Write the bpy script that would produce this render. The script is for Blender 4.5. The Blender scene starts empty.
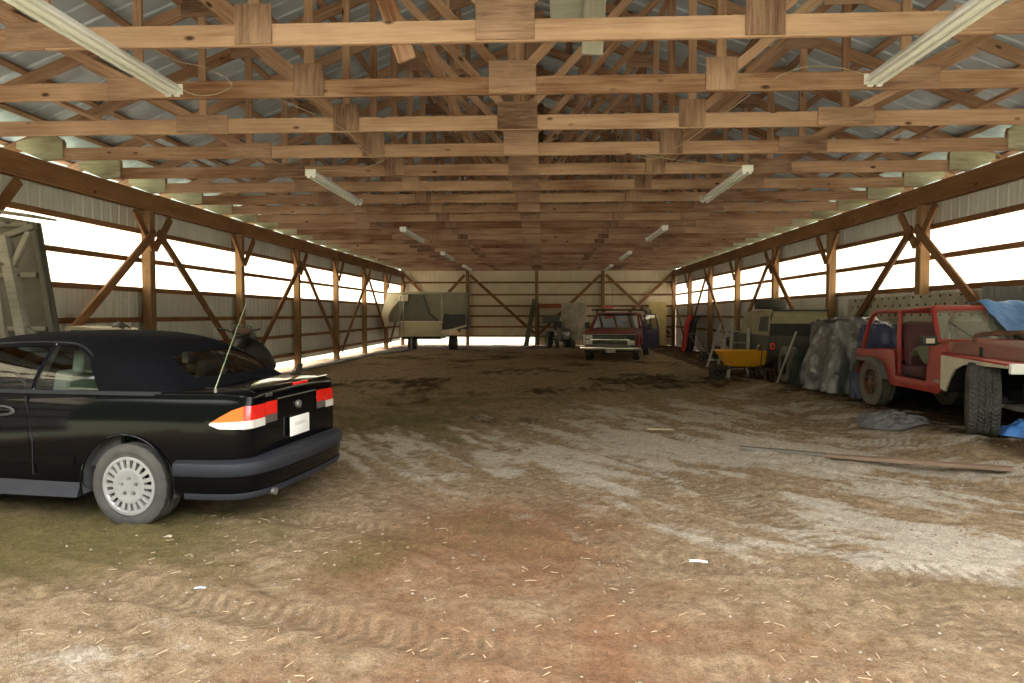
import bpy, bmesh, math, random
import numpy as np
from mathutils import Vector, Matrix, noise as mnoise
random.seed(7)
C = bpy.context.scene.collection
SC = bpy.context.scene
R = math.radians

# ------------------------------------------------------------------ camera
cam_d = bpy.data.cameras.new('camera')
cam = bpy.data.objects.new('camera', cam_d)
C.objects.link(cam)
cam_d.sensor_width = 36.0
cam_d.lens = 36.0 * 690 / 1024
cam_d.clip_start = 0.05
cam.location = (0, 0, 1.57)
cam.rotation_euler = (R(90) - math.atan(27.5 / 690), 0, math.atan(31 / 690))
SC.camera = cam

# ------------------------------------------------------------------ world, sun, exposure
def node(nt, typ, **kw):
    n = nt.nodes.new(typ)
    for k, v in kw.items():
        setattr(n, k, v)
    return n

w = bpy.data.worlds.new('sky')
SC.world = w
w.use_nodes = True
nt = w.node_tree
nt.nodes.clear()
out = node(nt, 'ShaderNodeOutputWorld')
bg = node(nt, 'ShaderNodeBackground')
tc = node(nt, 'ShaderNodeTexCoord')
sep = node(nt, 'ShaderNodeSeparateXYZ')
nt.links.new(tc.outputs['Generated'], sep.inputs[0])
# bright hazy sky; unseen dark tree band in front, added to darken car reflections
mr = node(nt, 'ShaderNodeMapRange', interpolation_type='SMOOTHSTEP')
mr.inputs['From Min'].default_value = 0.30; mr.inputs['From Max'].default_value = 0.42
nt.links.new(sep.outputs['Z'], mr.inputs['Value'])
my = node(nt, 'ShaderNodeMapRange', interpolation_type='SMOOTHSTEP')
my.inputs['From Min'].default_value = -0.5; my.inputs['From Max'].default_value = -0.2
nt.links.new(sep.outputs['Y'], my.inputs['Value'])
mx = node(nt, 'ShaderNodeMath', operation='MAXIMUM')
nt.links.new(mr.outputs[0], mx.inputs[0]); nt.links.new(my.outputs[0], mx.inputs[1])
mixc = node(nt, 'ShaderNodeMix', data_type='RGBA')
mixc.inputs[6].default_value = (0.035, 0.05, 0.025, 1)
mixc.inputs[7].default_value = (1.0, 0.985, 0.97, 1)
nt.links.new(mx.outputs[0], mixc.inputs[0])
nt.links.new(mixc.outputs[2], bg.inputs['Color'])
bg.inputs['Strength'].default_value = 8.5
nt.links.new(bg.outputs[0], out.inputs[0])

sun_d = bpy.data.lights.new('sun', 'SUN')
sun_d.energy = 5.0
sun_d.color = (1.0, 0.94, 0.84)
sun_d.angle = R(1.0)
sun = bpy.data.objects.new('sun', sun_d)
C.objects.link(sun)
sun.rotation_euler = (R(-12), R(-42), 0)      # high, from the left side of the barn

SC.view_settings.view_transform = 'Standard'
SC.view_settings.look = 'None'
SC.view_settings.exposure = 0.35
SC.view_settings.gamma = 1.0
SC.view_settings.use_curve_mapping = False
try:
    SC.cycles.use_denoising = True
    SC.cycles.max_bounces = 10
    SC.cycles.diffuse_bounces = 4
    SC.cycles.transmission_bounces = 8
    SC.cycles.transparent_max_bounces = 8
    SC.cycles.sample_clamp_indirect = 6.0
except Exception:
    pass

# ------------------------------------------------------------------ materials
MATS = {}
def mat(name, col, rough=0.6, metal=0.0, var=0.0, vscale=4.0, bump=0.0, bscale=30.0, spec=0.5, coat=0.0,
        alpha=1.0, trans=0.0, stretch=(1, 1, 1), col2=None, emit=None):
    if name in MATS:
        return MATS[name]
    m = bpy.data.materials.new(name)
    m.use_nodes = True
    t = m.node_tree
    b = t.nodes['Principled BSDF']
    b.inputs['Base Color'].default_value = (*col, 1)
    b.inputs['Roughness'].default_value = rough
    b.inputs['Metallic'].default_value = metal
    b.inputs['Specular IOR Level'].default_value = spec
    b.inputs['Coat Weight'].default_value = coat
    b.inputs['Coat Roughness'].default_value = 0.04
    b.inputs['Alpha'].default_value = alpha
    b.inputs['Transmission Weight'].default_value = trans
    if var > 0 or col2 or bump > 0:
        co = node(t, 'ShaderNodeTexCoord')
        mp = node(t, 'ShaderNodeMapping')
        mp.inputs['Scale'].default_value = stretch
        t.links.new(co.outputs['Object'], mp.inputs['Vector'])
    if var > 0 or col2:
        n = node(t, 'ShaderNodeTexNoise')
        n.inputs['Scale'].default_value = vscale
        n.inputs['Detail'].default_value = 6
        n.inputs['Roughness'].default_value = 0.65
        t.links.new(mp.outputs[0], n.inputs['Vector'])
        rp = node(t, 'ShaderNodeMapRange')
        rp.inputs['From Min'].default_value = 0.32; rp.inputs['From Max'].default_value = 0.68
        t.links.new(n.outputs['Fac'], rp.inputs['Value'])
        mx = node(t, 'ShaderNodeMix', data_type='RGBA')
        c2 = col2 if col2 else tuple(c * (1 - var) for c in col)
        mx.inputs[6].default_value = (*c2, 1)
        mx.inputs[7].default_value = (*col, 1)
        t.links.new(rp.outputs[0], mx.inputs[0])
        t.links.new(mx.outputs[2], b.inputs['Base Color'])
    if bump > 0:
        n2 = node(t, 'ShaderNodeTexNoise')
        n2.inputs['Scale'].default_value = bscale
        n2.inputs['Detail'].default_value = 5
        t.links.new(mp.outputs[0], n2.inputs['Vector'])
        bp = node(t, 'ShaderNodeBump')
        bp.inputs['Strength'].default_value = bump
        bp.inputs['Distance'].default_value = 0.02
        t.links.new(n2.outputs['Fac'], bp.inputs['Height'])
        t.links.new(bp.outputs[0], b.inputs['Normal'])
    MATS[name] = m
    return m

def wood(name, light, dark, grain=1.0, knots=True):
    """sawn timber; the grain runs along local X, every board gets its own shade"""
    m = bpy.data.materials.new(name)
    m.use_nodes = True
    t = m.node_tree
    b = t.nodes['Principled BSDF']
    b.inputs['Roughness'].default_value = 0.8
    b.inputs['Specular IOR Level'].default_value = 0.2
    co = node(t, 'ShaderNodeTexCoord')
    oi = node(t, 'ShaderNodeObjectInfo')
    ad = node(t, 'ShaderNodeVectorMath', operation='MULTIPLY_ADD')
    cmb = node(t, 'ShaderNodeCombineXYZ')
    for i in range(3):
        t.links.new(oi.outputs['Random'], cmb.inputs[i])
    ad.inputs[1].default_value = (37, 19, 11)
    t.links.new(cmb.outputs[0], ad.inputs[0]); t.links.new(co.outputs['Object'], ad.inputs[2])
    mp = node(t, 'ShaderNodeMapping')
    mp.inputs['Scale'].default_value = (1.2 * grain, 30, 30)
    t.links.new(ad.outputs[0], mp.inputs['Vector'])
    n = node(t, 'ShaderNodeTexNoise')
    n.inputs['Scale'].default_value = 1.0; n.inputs['Detail'].default_value = 5; n.inputs['Roughness'].default_value = 0.7
    n.inputs['Distortion'].default_value = 0.6
    t.links.new(mp.outputs[0], n.inputs['Vector'])
    mp2 = node(t, 'ShaderNodeMapping')
    mp2.inputs['Scale'].default_value = (0.7, 2.0, 2.0)
    t.links.new(ad.outputs[0], mp2.inputs['Vector'])
    n2 = node(t, 'ShaderNodeTexNoise')
    n2.inputs['Scale'].default_value = 1.6; n2.inputs['Detail'].default_value = 3
    t.links.new(mp2.outputs[0], n2.inputs['Vector'])
    s = node(t, 'ShaderNodeMath', operation='ADD')
    t.links.new(n.outputs['Fac'], s.inputs[0]); t.links.new(n2.outputs['Fac'], s.inputs[1])
    s2 = node(t, 'ShaderNodeMath', operation='MULTIPLY_ADD')
    t.links.new(oi.outputs['Random'], s2.inputs[0]); s2.inputs[1].default_value = 0.35
    t.links.new(s.outputs[0], s2.inputs[2])
    rp = node(t, 'ShaderNodeMapRange')
    rp.inputs['From Min'].default_value = 0.8; rp.inputs['From Max'].default_value = 1.5
    t.links.new(s2.outputs[0], rp.inputs['Value'])
    mx = node(t, 'ShaderNodeMix', data_type='RGBA')
    mx.inputs[6].default_value = (*dark, 1); mx.inputs[7].default_value = (*light, 1)
    t.links.new(rp.outputs[0], mx.inputs[0])
    last = mx.outputs[2]
    if knots:
        v = node(t, 'ShaderNodeTexVoronoi')
        v.inputs['Scale'].default_value = 1.0
        mp3 = node(t, 'ShaderNodeMapping'); mp3.inputs['Scale'].default_value = (2.2, 5, 5)
        t.links.new(ad.outputs[0], mp3.inputs['Vector']); t.links.new(mp3.outputs[0], v.inputs['Vector'])
        r3 = node(t, 'ShaderNodeMapRange')
        r3.inputs['From Min'].default_value = 0.05; r3.inputs['From Max'].default_value = 0.13
        t.links.new(v.outputs['Distance'], r3.inputs['Value'])
        m3 = node(t, 'ShaderNodeMix', data_type='RGBA')
        m3.inputs[6].default_value = (*[c * 0.35 for c in dark], 1)
        t.links.new(r3.outputs[0], m3.inputs[0]); t.links.new(last, m3.inputs[7])
        last = m3.outputs[2]
    t.links.new(last, b.inputs['Base Color'])
    bp = node(t, 'ShaderNodeBump'); bp.inputs['Strength'].default_value = 0.25; bp.inputs['Distance'].default_value = 0.01
    t.links.new(n.outputs['Fac'], bp.inputs['Height']); t.links.new(bp.outputs[0], b.inputs['Normal'])
    MATS[name] = m
    return m

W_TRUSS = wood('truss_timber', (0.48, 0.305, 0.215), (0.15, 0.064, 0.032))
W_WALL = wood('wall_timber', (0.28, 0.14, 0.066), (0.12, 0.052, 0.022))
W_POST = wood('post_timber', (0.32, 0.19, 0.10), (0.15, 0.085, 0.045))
W_PLY = wood('gusset_plywood', (0.42, 0.26, 0.185), (0.085, 0.042, 0.028), grain=2.2, knots=False)
W_HEEL_LIT = wood('eave_lit_plywood', (0.46, 0.43, 0.32), (0.20, 0.165, 0.10), grain=3.0, knots=False)  # gusset plywood paled greenish, eave daylight painted into its colour
W_GREY = wood('weathered_board', (0.27, 0.245, 0.205), (0.12, 0.105, 0.08))
M_ROOF = mat('roof_steel', (0.54, 0.63, 0.78), 0.45, 0.25, var=0.3, vscale=1.2)
M_SIDE = mat('siding_steel', (0.66, 0.65, 0.64), 0.5, 0.1, var=0.22, vscale=1.0, stretch=(1, 1, 0.4))
M_SIDE_LIT = mat('siding_steel_warm_lit', (0.76, 0.65, 0.49), 0.5, 0.1, var=0.2, vscale=1.0)  # siding copy for the back wall, warm light painted into its cream tone
M_BLACK = mat('black_plastic', (0.012, 0.012, 0.013), 0.5, var=0.3, vscale=8)
M_RUBBER = mat('tyre_rubber', (0.045, 0.043, 0.041), 0.85, var=0.45, vscale=5, bump=0.15, bscale=60, spec=0.25, col2=(0.085, 0.08, 0.072))
M_STEEL = mat('dull_steel', (0.35, 0.34, 0.32), 0.45, 0.8, var=0.4, vscale=7)
M_CHROME = mat('chrome', (0.80, 0.80, 0.79), 0.14, 1.0)
M_DARK = mat('dark_iron', (0.03, 0.028, 0.026), 0.6, 0.4, var=0.5, vscale=9)
M_RUST = mat('rusty_steel', (0.20, 0.09, 0.045), 0.85, 0.1, var=0.6, vscale=8, col2=(0.06, 0.035, 0.025))

# ------------------------------------------------------------------ mesh helpers
class B:
    """collects boxes, bars, tubes, lathes and prisms into ONE mesh"""
    def __init__(s):
        s.v = []; s.f = []
    def add(s, vs, fs, M=None):
        o = len(s.v)
        if M is not None:
            vs = [M @ Vector(p) for p in vs]
        s.v += [tuple(p) for p in vs]
        s.f += [tuple(i + o for i in f) for f in fs]
        return s
    def box(s, c, d, rot=None):
        x, y, z = d[0] / 2, d[1] / 2, d[2] / 2
        vs = [Vector(p) for p in [(-x, -y, -z), (x, -y, -z), (x, y, -z), (-x, y, -z), (-x, -y, z), (x, -y, z), (x, y, z), (-x, y, z)]]
        M = Matrix.Translation(c)
        if rot is not None:
            from mathutils import Euler
            M = M @ Euler(rot).to_matrix().to_4x4()
        return s.add(vs, [(0, 3, 2, 1), (4, 5, 6, 7), (0, 1, 5, 4), (1, 2, 6, 5), (2, 3, 7, 6), (3, 0, 4, 7)], M)
    def box2(s, a, b):
        return s.box([(a[i] + b[i]) / 2 for i in range(3)], [abs(a[i] - b[i]) for i in range(3)])
    def bar(s, p, q, wd, ht, up=(0, 0, 1)):
        M, L = frame(p, q, up)
        return s.add([M @ Vector((x * L, y * wd / 2, z * ht / 2)) for x, y, z in
                      [(0, -1, -1), (1, -1, -1), (1, 1, -1), (0, 1, -1), (0, -1, 1), (1, -1, 1), (1, 1, 1), (0, 1, 1)]],
                     [(0, 3, 2, 1), (4, 5, 6, 7), (0, 1, 5, 4), (1, 2, 6, 5), (2, 3, 7, 6), (3, 0, 4, 7)])
    def tube(s, pts, r, n=8, closed=False):
        pts = [Vector(p) for p in pts]
        N = len(pts); vs = []; fs = []
        ref = None
        for i, p in enumerate(pts):
            if closed:
                d = pts[(i + 1) % N] - pts[i - 1]
            else:
                d = pts[min(i + 1, N - 1)] - pts[max(i - 1, 0)]
            d.normalize()
            if ref is None:
                ref = Vector((0, 0, 1)) if abs(d.z) < 0.9 else Vector((1, 0, 0))
            a = ref - d * ref.dot(d); a.normalize(); ref = a
            b = d.cross(a)
            rr = r[i] if isinstance(r, (list, tuple)) else r
            for k in range(n):
                t = 2 * math.pi * k / n
                vs.append(p + a * (rr * math.cos(t)) + b * (rr * math.sin(t)))
        M = N if closed else N - 1
        for i in range(M):
            for k in range(n):
                j = (i + 1) % N
                fs.append((i * n + k, i * n + (k + 1) % n, j * n + (k + 1) % n, j * n + k))
        if not closed:
            fs.append(tuple(range(n))[::-1]); fs.append(tuple((N - 1) * n + k for k in range(n)))
        return s.add(vs, fs)
    def lathe(s, prof, c=(0, 0, 0), axis='z', n=24, M=None):
        """prof: (radius, height) pairs; closes at the axis when radius is 0"""
        vs = []; fs = []
        for r, h in prof:
            for k in range(n):
                t = 2 * math.pi * k / n
                vs.append({'z': (r * math.cos(t), r * math.sin(t), h), 'y': (r * math.cos(t), h, r * math.sin(t)),
                           'x': (h, r * math.cos(t), r * math.sin(t))}[axis])
        for i in range(len(prof) - 1):
            for k in range(n):
                fs.append((i * n + k, i * n + (k + 1) % n, (i + 1) * n + (k + 1) % n, (i + 1) * n + k))
        T = Matrix.Translation(c)
        return s.add(vs, fs, T if M is None else M @ T)
    def prism(s, poly, a, b, ax='y'):
        """poly in the plane across axis ax, from a to b"""
        n = len(poly)
        def p3(p, h):
            return {'y': (p[0], h, p[1]), 'x': (h, p[0], p[1]), 'z': (p[0], p[1], h)}[ax]
        vs = [p3(p, a) for p in poly] + [p3(p, b) for p in poly]
        fs = [tuple(range(n)), tuple(range(n, 2 * n))[::-1]] + [(i, (i + 1) % n, n + (i + 1) % n, n + i) for i in range(n)]
        return s.add(vs, fs)
    def ball(s, c, r, n=12, m=8):
        r = r if isinstance(r, (tuple, list)) else (r, r, r)
        vs = []; fs = []
        for i in range(m + 1):
            p = math.pi * i / m
            for k in range(n):
                t = 2 * math.pi * k / n
                vs.append((c[0] + r[0] * math.sin(p) * math.cos(t), c[1] + r[1] * math.sin(p) * math.sin(t), c[2] + r[2] * math.cos(p)))
        for i in range(m):
            for k in range(n):
                fs.append((i * n + k, (i + 1) * n + k, (i + 1) * n + (k + 1) % n, i * n + (k + 1) % n))
        return s.add(vs, fs)
    def sweep(s, path, sec, closed_sec=True):
        """path: plan points (x, y); sec: (offset to the left of travel, z) pairs"""
        N = len(path); n = len(sec); vs = []; fs = []
        for i, p in enumerate(path):
            a = path[max(i - 1, 0)]; b = path[min(i + 1, N - 1)]
            d = Vector((b[0] - a[0], b[1] - a[1])); d.normalize()
            nrm = Vector((-d.y, d.x))
            for o, z in sec:
                vs.append((p[0] + nrm.x * o, p[1] + nrm.y * o, z))
        for i in range(N - 1):
            for k in range(n if closed_sec else n - 1):
                fs.append((i * n + k, i * n + (k + 1) % n, (i + 1) * n + (k + 1) % n, (i + 1) * n + k))
        if closed_sec:
            fs.append(tuple(range(n))); fs.append(tuple((N - 1) * n + k for k in range(n))[::-1])
        return s.add(vs, fs)
    def build(s, name, m, parent=None, bevel=0.0, smooth=True, angle=35, loc=None, rot=None, segs=2):
        bm = bmesh.new()
        vv = [bm.verts.new(p) for p in s.v]
        for f in s.f:
            try:
                bm.faces.new([vv[i] for i in f])
            except ValueError:
                pass
        bmesh.ops.remove_doubles(bm, verts=bm.verts, dist=1e-5)
        bmesh.ops.dissolve_degenerate(bm, edges=bm.edges, dist=1e-6)
        return fin(name, bm, m, parent, bevel, smooth, angle, loc, rot, True, segs)

def fin(name, bm, m, parent=None, bevel=0.0, smooth=True, angle=35, loc=None, rot=None, recalc=True, segs=2):
    if recalc:
        bmesh.ops.recalc_face_normals(bm, faces=bm.faces)
    if bevel > 0:
        es = [e for e in bm.edges if len(e.link_faces) == 2 and e.calc_face_angle(0) > R(30)]
        bmesh.ops.bevel(bm, geom=es, offset=bevel, segments=segs, affect='EDGES', profile=0.6, clamp_overlap=True)
    me = bpy.data.meshes.new(name)
    bm.to_mesh(me); bm.free()
    if smooth:
        me.polygons.foreach_set('use_smooth', [True] * len(me.polygons))
        me.set_sharp_from_angle(angle=R(angle))
    me.materials.append(m)
    o = bpy.data.objects.new(name, me)
    C.objects.link(o)
    if parent is not None:
        o.parent = parent
    if loc is not None:
        o.location = loc
    if rot is not None:
        o.rotation_euler = rot
    return o

def frame(p, q, up=(0, 0, 1)):
    p = Vector(p); q = Vector(q)
    x = q - p; L = x.length; x.normalize()
    u = Vector(up)
    if abs(x.dot(u)) > 0.98:
        u = Vector((0, 1, 0)) if abs(x.y) < 0.9 else Vector((1, 0, 0))
    y = u.cross(x); y.normalize()
    z = x.cross(y)
    M = Matrix(((x.x, y.x, z.x, p.x), (x.y, y.y, z.y, p.y), (x.z, y.z, z.z, p.z), (0, 0, 0, 1)))
    return M, L

def beam(name, p, q, wd, ht, m, parent=None, up=(0, 0, 1), bevel=0.003):
    """a board whose local X runs along its length, so that the grain does too"""
    M, L = frame(p, q, up)
    o = B().box2((0, -wd / 2, -ht / 2), (L, wd / 2, ht / 2)).build(name, m, parent, bevel, smooth=False, segs=1)
    o.matrix_basis = M
    return o

def tag(o, label, cat, group=None, kind=None):
    o['label'] = label; o['category'] = cat
    if group: o['group'] = group
    if kind: o['kind'] = kind
    return o

def thing(name, label, cat, loc=(0, 0, 0), rotz=0.0, group=None):
    o = bpy.data.objects.new(name, None)
    o.empty_display_size = 0.2
    C.objects.link(o)
    o.location = loc; o.rotation_euler = (0, 0, rotz)
    return tag(o, label, cat, group)

def struct(o):
    o['kind'] = 'structure'
    return o

def kids(o):
    return [c for c in bpy.data.objects if c.parent == o]

def dup(root, label=None, loc=None):
    r = root.copy(); C.objects.link(r)
    if label: r['label'] = label
    if loc is not None: r.location = loc
    def rec(a, b):
        for ch in kids_of.get(a.name, kids(a)):
            c = ch.copy(); C.objects.link(c); c.parent = b
            rec(ch, c)
    rec(root, r)
    return r
kids_of = {}

def crs(A, n, axis):
    """Catmull-Rom through the control points along one axis"""
    A = np.moveaxis(np.asarray(A, float), axis, 0)
    S = A.shape[0]
    t = np.linspace(0, S - 1, n)
    i = np.clip(np.floor(t).astype(int), 0, S - 2)
    u = (t - i).reshape((-1,) + (1,) * (A.ndim - 1))
    p0 = A[np.clip(i - 1, 0, S - 1)]; p1 = A[i]; p2 = A[i + 1]; p3 = A[np.clip(i + 2, 0, S - 1)]
    r = 0.5 * ((2 * p1) + (-p0 + p2) * u + (2 * p0 - 5 * p1 + 4 * p2 - p3) * u ** 2 + (-p0 + 3 * p1 - 3 * p2 + p3) * u ** 3)
    return np.moveaxis(r, 0, axis)

def grid_bm(G, cap0=False, cap1=False):
    nu, nv = G.shape[:2]
    bm = bmesh.new()
    vs = [[bm.verts.new(G[i, j]) for j in range(nv)] for i in range(nu)]
    for i in range(nu - 1):
        for j in range(nv - 1):
            bm.faces.new((vs[i][j], vs[i][j + 1], vs[i + 1][j + 1], vs[i + 1][j]))
    if cap0: bm.faces.new(vs[0])
    if cap1: bm.faces.new(vs[-1][::-1])
    bmesh.ops.remove_doubles(bm, verts=bm.verts, dist=1e-4)
    bmesh.ops.dissolve_degenerate(bm, edges=bm.edges, dist=1e-5)
    bmesh.ops.recalc_face_normals(bm, faces=bm.faces)
    return bm

def inpoly(p, poly):
    x, y = p; c = False; n = len(poly)
    for i in range(n):
        x1, y1 = poly[i]; x2, y2 = poly[i - 1]
        if (y1 > y) != (y2 > y) and x < (x2 - x1) * (y - y1) / (y2 - y1) + x1:
            c = not c
    return c

def region(bm, poly, ax, keep=lambda c, n: True):
    """cuts the surface along the outline and returns the faces inside it (seen along the third axis)"""
    a, b = ax; k = 3 - a - b
    lo = [min(p[i] for p in poly) - 0.02 for i in (0, 1)]; hi = [max(p[i] for p in poly) + 0.02 for i in (0, 1)]
    n = len(poly)
    for i in range(n):
        p = poly[i]; q = poly[(i + 1) % n]
        no = [0, 0, 0]; no[a] = q[1] - p[1]; no[b] = -(q[0] - p[0])
        co = [0, 0, 0]; co[a] = p[0]; co[b] = p[1]
        fs = []
        for f in bm.faces:
            if not keep(f.calc_center_median(), f.normal): continue
            xs = [v.co[a] for v in f.verts]; ys = [v.co[b] for v in f.verts]
            if max(xs) < lo[0] or min(xs) > hi[0] or max(ys) < lo[1] or min(ys) > hi[1]: continue
            fs.append(f)
        ge = set(fs)
        for f in fs:
            ge.update(f.edges); ge.update(f.verts)
        if ge:
            bmesh.ops.bisect_plane(bm, geom=list(ge), plane_co=co, plane_no=no, dist=1e-5)
    bm.normal_update()
    return [f for f in bm.faces if keep(f.calc_center_median(), f.normal) and
            inpoly((f.calc_center_median()[a], f.calc_center_median()[b]), poly)]

def carve(bm, faces, name, m, parent, push=0.0, thick=0.0, angle=35):
    """lifts faces out of the surface as a part of their own"""
    nb = bmesh.new(); mp = {}
    for f in faces:
        for v in f.verts:
            if v not in mp: mp[v] = nb.verts.new(v.co + v.normal * push)
    for f in faces:
        nb.faces.new([mp[v] for v in f.verts])
    bmesh.ops.delete(bm, geom=faces, context='FACES')
    nb.normal_update()
    if thick:
        bmesh.ops.solidify(nb, geom=nb.faces[:], thickness=thick)
    return fin(name, nb, m, parent, recalc=False, angle=angle)

def text_mesh(name, s, size, depth, m, parent, M):
    cu = bpy.data.curves.new(name, 'FONT')
    cu.body = s; cu.size = size; cu.extrude = depth; cu.align_x = 'CENTER'; cu.align_y = 'CENTER'
    t = bpy.data.objects.new(name, cu)
    C.objects.link(t)
    bpy.context.view_layer.update()
    me = bpy.data.meshes.new_from_object(t.evaluated_get(bpy.context.evaluated_depsgraph_get()))
    bpy.data.objects.remove(t)
    me.name = name; me.materials.clear(); me.materials.append(m)
    o = bpy.data.objects.new(name, me)
    C.objects.link(o)
    o.parent = parent; o.matrix_basis = M
    return o

def sstep(a, b, x):
    t = np.clip((x - a) / (b - a), 0, 1)
    return t * t * (3 - 2 * t)

def ground(x, y):
    """height of the barn floor: a low bank of dirt along the right wall"""
    x = np.asarray(x, float); y = np.asarray(y, float)
    return 0.20 * sstep(3.7, 4.75, x) * sstep(4.5, 6.5, y) * (1 - sstep(13.0, 18.5, y))
# ------------------------------------------------------------------ barn: floor and ground
XL, XR, YB, YF = -7.0, 6.4, 34.3, 0.9
XC, ZC = -0.3, 3.70

def fbm(P, octs=4, lac=2.1, gain=0.5):
    """cheap tiling-free value noise in numpy"""
    x, y = P[:, 0].copy(), P[:, 1].copy()
    tot = np.zeros(len(x)); a = 1.0; sa = 0
    for o in range(octs):
        xi = np.floor(x).astype(np.int64); yi = np.floor(y).astype(np.int64)
        u = x - xi; v = y - yi
        u = u * u * (3 - 2 * u); v = v * v * (3 - 2 * v)
        def h(i, j):
            k = (i * 374761393 + j * 668265263 + o * 1442695041) & 0x7fffffff
            k = ((k ^ (k >> 13)) * 1274126177) & 0x7fffffff
            return ((k ^ (k >> 16)) & 0xffff) / 65535.0
        n = (h(xi, yi) * (1 - u) + h(xi + 1, yi) * u) * (1 - v) + (h(xi, yi + 1) * (1 - u) + h(xi + 1, yi + 1) * u) * v
        tot += a * n; sa += a; a *= gain
        x = x * lac + 17.3; y = y * lac + 5.1
    return tot / sa

def arc_track(x, y, cx, cy, rad, wd):
    """wheel track along a circle: distance across (in half widths) and distance along"""
    r = np.hypot(x - cx, y - cy)
    return (r - rad) / (wd / 2), np.arctan2(y - cy, x - cx) * rad

def make_floor():
    xs = np.linspace(-7.6, 7.0, 330)
    ys = [-1.5]
    while ys[-1] < 36.5:
        d = max(ys[-1], 1.5)
        ys.append(ys[-1] + (0.034 if ys[-1] < 8 else 0.034 + (ys[-1] - 8) * 0.012))
    ys = np.array(ys)
    Xg, Yg = np.meshgrid(xs, ys)
    x = Xg.ravel(); y = Yg.ravel()
    P = np.stack([x, y], 1)
    z = ground(x, y)
    n1 = fbm(P * 0.9, 4); n2 = fbm(P * 4.0 + 9, 4); n3 = fbm(P * 14 + 3, 3)
    z = z + (n1 - 0.5) * 0.06 + (n2 - 0.5) * 0.055 + (n3 - 0.5) * 0.026
    # sweeping wheel ruts
    rut = np.zeros(len(x)); tread = np.zeros(len(x)); tu = np.full(len(x), 3.0); ta = np.zeros(len(x))
    for cx, cy, rad, wd in [(9.5, 13.5, 9.2, 0.34), (9.5, 13.5, 7.7, 0.34), (-9.5, 2.0, 10.2, 0.32), (-9.5, 2.0, 11.7, 0.32), (16, -7.5, 17.2, 0.3), (16, -7.5, 15.7, 0.3),
                            (4.2, 22.0, 18.0, 0.3), (4.2, 22.0, 19.4, 0.3), (-14, 20, 14.6, 0.35), (-14, 20, 16.0, 0.35)]:
        u, al = arc_track(x, y, cx, cy, rad, wd)
        m = np.clip(1 - u * u, 0, 1)
        rim = np.exp(-((np.abs(u) - 1.15) / 0.25) ** 2)
        amp = 0.4 + 0.9 * fbm(P * 0.5 + cx, 3)
        z += amp * (-0.022 * m + 0.012 * rim)
        rut = np.maximum(rut, m * amp)
        near = np.abs(u) < 1.5; tu = np.where(near, u, tu); ta = np.where(near, al, ta); tread = np.where(near, np.clip((fbm(P * 0.7 + cx * 3, 4) - 0.38) * 6, 0, 1), tread)
    z += 0.02
    # dirt colour: dried pale earth, moss, red-brown damp earth, painted shade at the right
    nA = fbm(P * 0.55 + 31, 4); nB = fbm(P * np.array([1.0, 2.2]) + 57, 5, gain=0.6); nC = fbm(P * np.array([2.6, 3.6]) + 70, 6, gain=0.68); nD = fbm(P * 9 + 11, 4, gain=0.7)
    def blob(cx, cy, rx, ry):
        return np.exp(-(((x - cx) / rx) ** 2 + ((y - cy) / ry) ** 2))
    pale = 1.15 * blob(3.2, 7.2, 2.6, 2.0) + 0.8 * blob(0.6, 7.6, 2.2, 1.9) + 0.55 * blob(1.8, 10.5, 2.6, 2.2) + 0.6 * blob(-2.6, 7.6, 1.4, 1.6) + 0.6 * blob(2.6, 4.6, 1.8, 0.5) \
        + 0.5 * blob(-1.9, 3.1, 1.1, 0.5) + 0.45 * blob(3.9, 12.5, 1.2, 3)
    rS = np.hypot(x - 12, y - 16); tS = np.arctan2(y - 16, x - 12) * 12
    nS = fbm(np.stack([rS * 3.2, tS * 0.7], 1) + 40, 5, gain=0.62); nS2 = fbm(np.stack([rS * 9, tS * 1.6], 1) + 80, 4, gain=0.65)
    pale = np.clip(pale * (0.35 + 1.0 * nS) + ((nC - 0.5) * 2.0 + (nS - 0.5) * 2.4 + (nS2 - 0.5) * 2.2 + (nD - 0.5) * 1.2) * np.clip(pale * 1.6, 0.15, 1) - 0.22, 0, 1)
    moss = blob(-3.0, 4.6, 2.6, 1.0) + 0.7 * blob(-2.0, 10, 3.5, 4) + 0.5 * blob(2.5, 3.6, 1.5, 0.8) + 0.35 * blob(0, 18, 6, 6)
    moss = np.clip(moss * (0.3 + 1.4 * nA) + (nC - 0.5) * 1.3 - 0.15, 0, 1)
    red = 1.0 * blob(-0.5, 4.6, 1.3, 1.3) + 0.6 * blob(0.3, 2.9, 2.2, 0.8) + 0.6 * blob(0, 24, 8, 8)
    red = np.clip(red * (0.4 + 1.2 * nA) + (nC - 0.5) * 1.2 - 0.05, 0, 1)
    damp_and_shade = np.clip((fbm(P * 0.8 + 90, 4) - 0.46) * 3.2, 0, 1) * sstep(7.5, 12, y) * 0.9
    damp_and_shade = np.maximum(damp_and_shade, 0.95 * sstep(4.3, 4.8, x) * sstep(5.8, 6.8, y))  # shade beneath the vehicles at the right, painted into the dirt colour
    damp_and_shade = np.clip(damp_and_shade + (nS2 - 0.55) * 1.5 * sstep(5, 9, y), 0, 1)
    z = z + (nS - 0.5) * 0.05 + (nS2 - 0.5) * 0.03
    nx, ny = len(xs), len(ys)
    me = bpy.data.meshes.new('floor')
    V = np.stack([x, y, z], 1)
    idx = np.arange(nx * ny).reshape(ny, nx)
    F = np.stack([idx[:-1, :-1], idx[:-1, 1:], idx[1:, 1:], idx[1:, :-1]], -1).reshape(-1, 4)
    me.from_pydata(V.tolist(), [], F.tolist())
    me.polygons.foreach_set('use_smooth', [True] * len(me.polygons))
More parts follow.
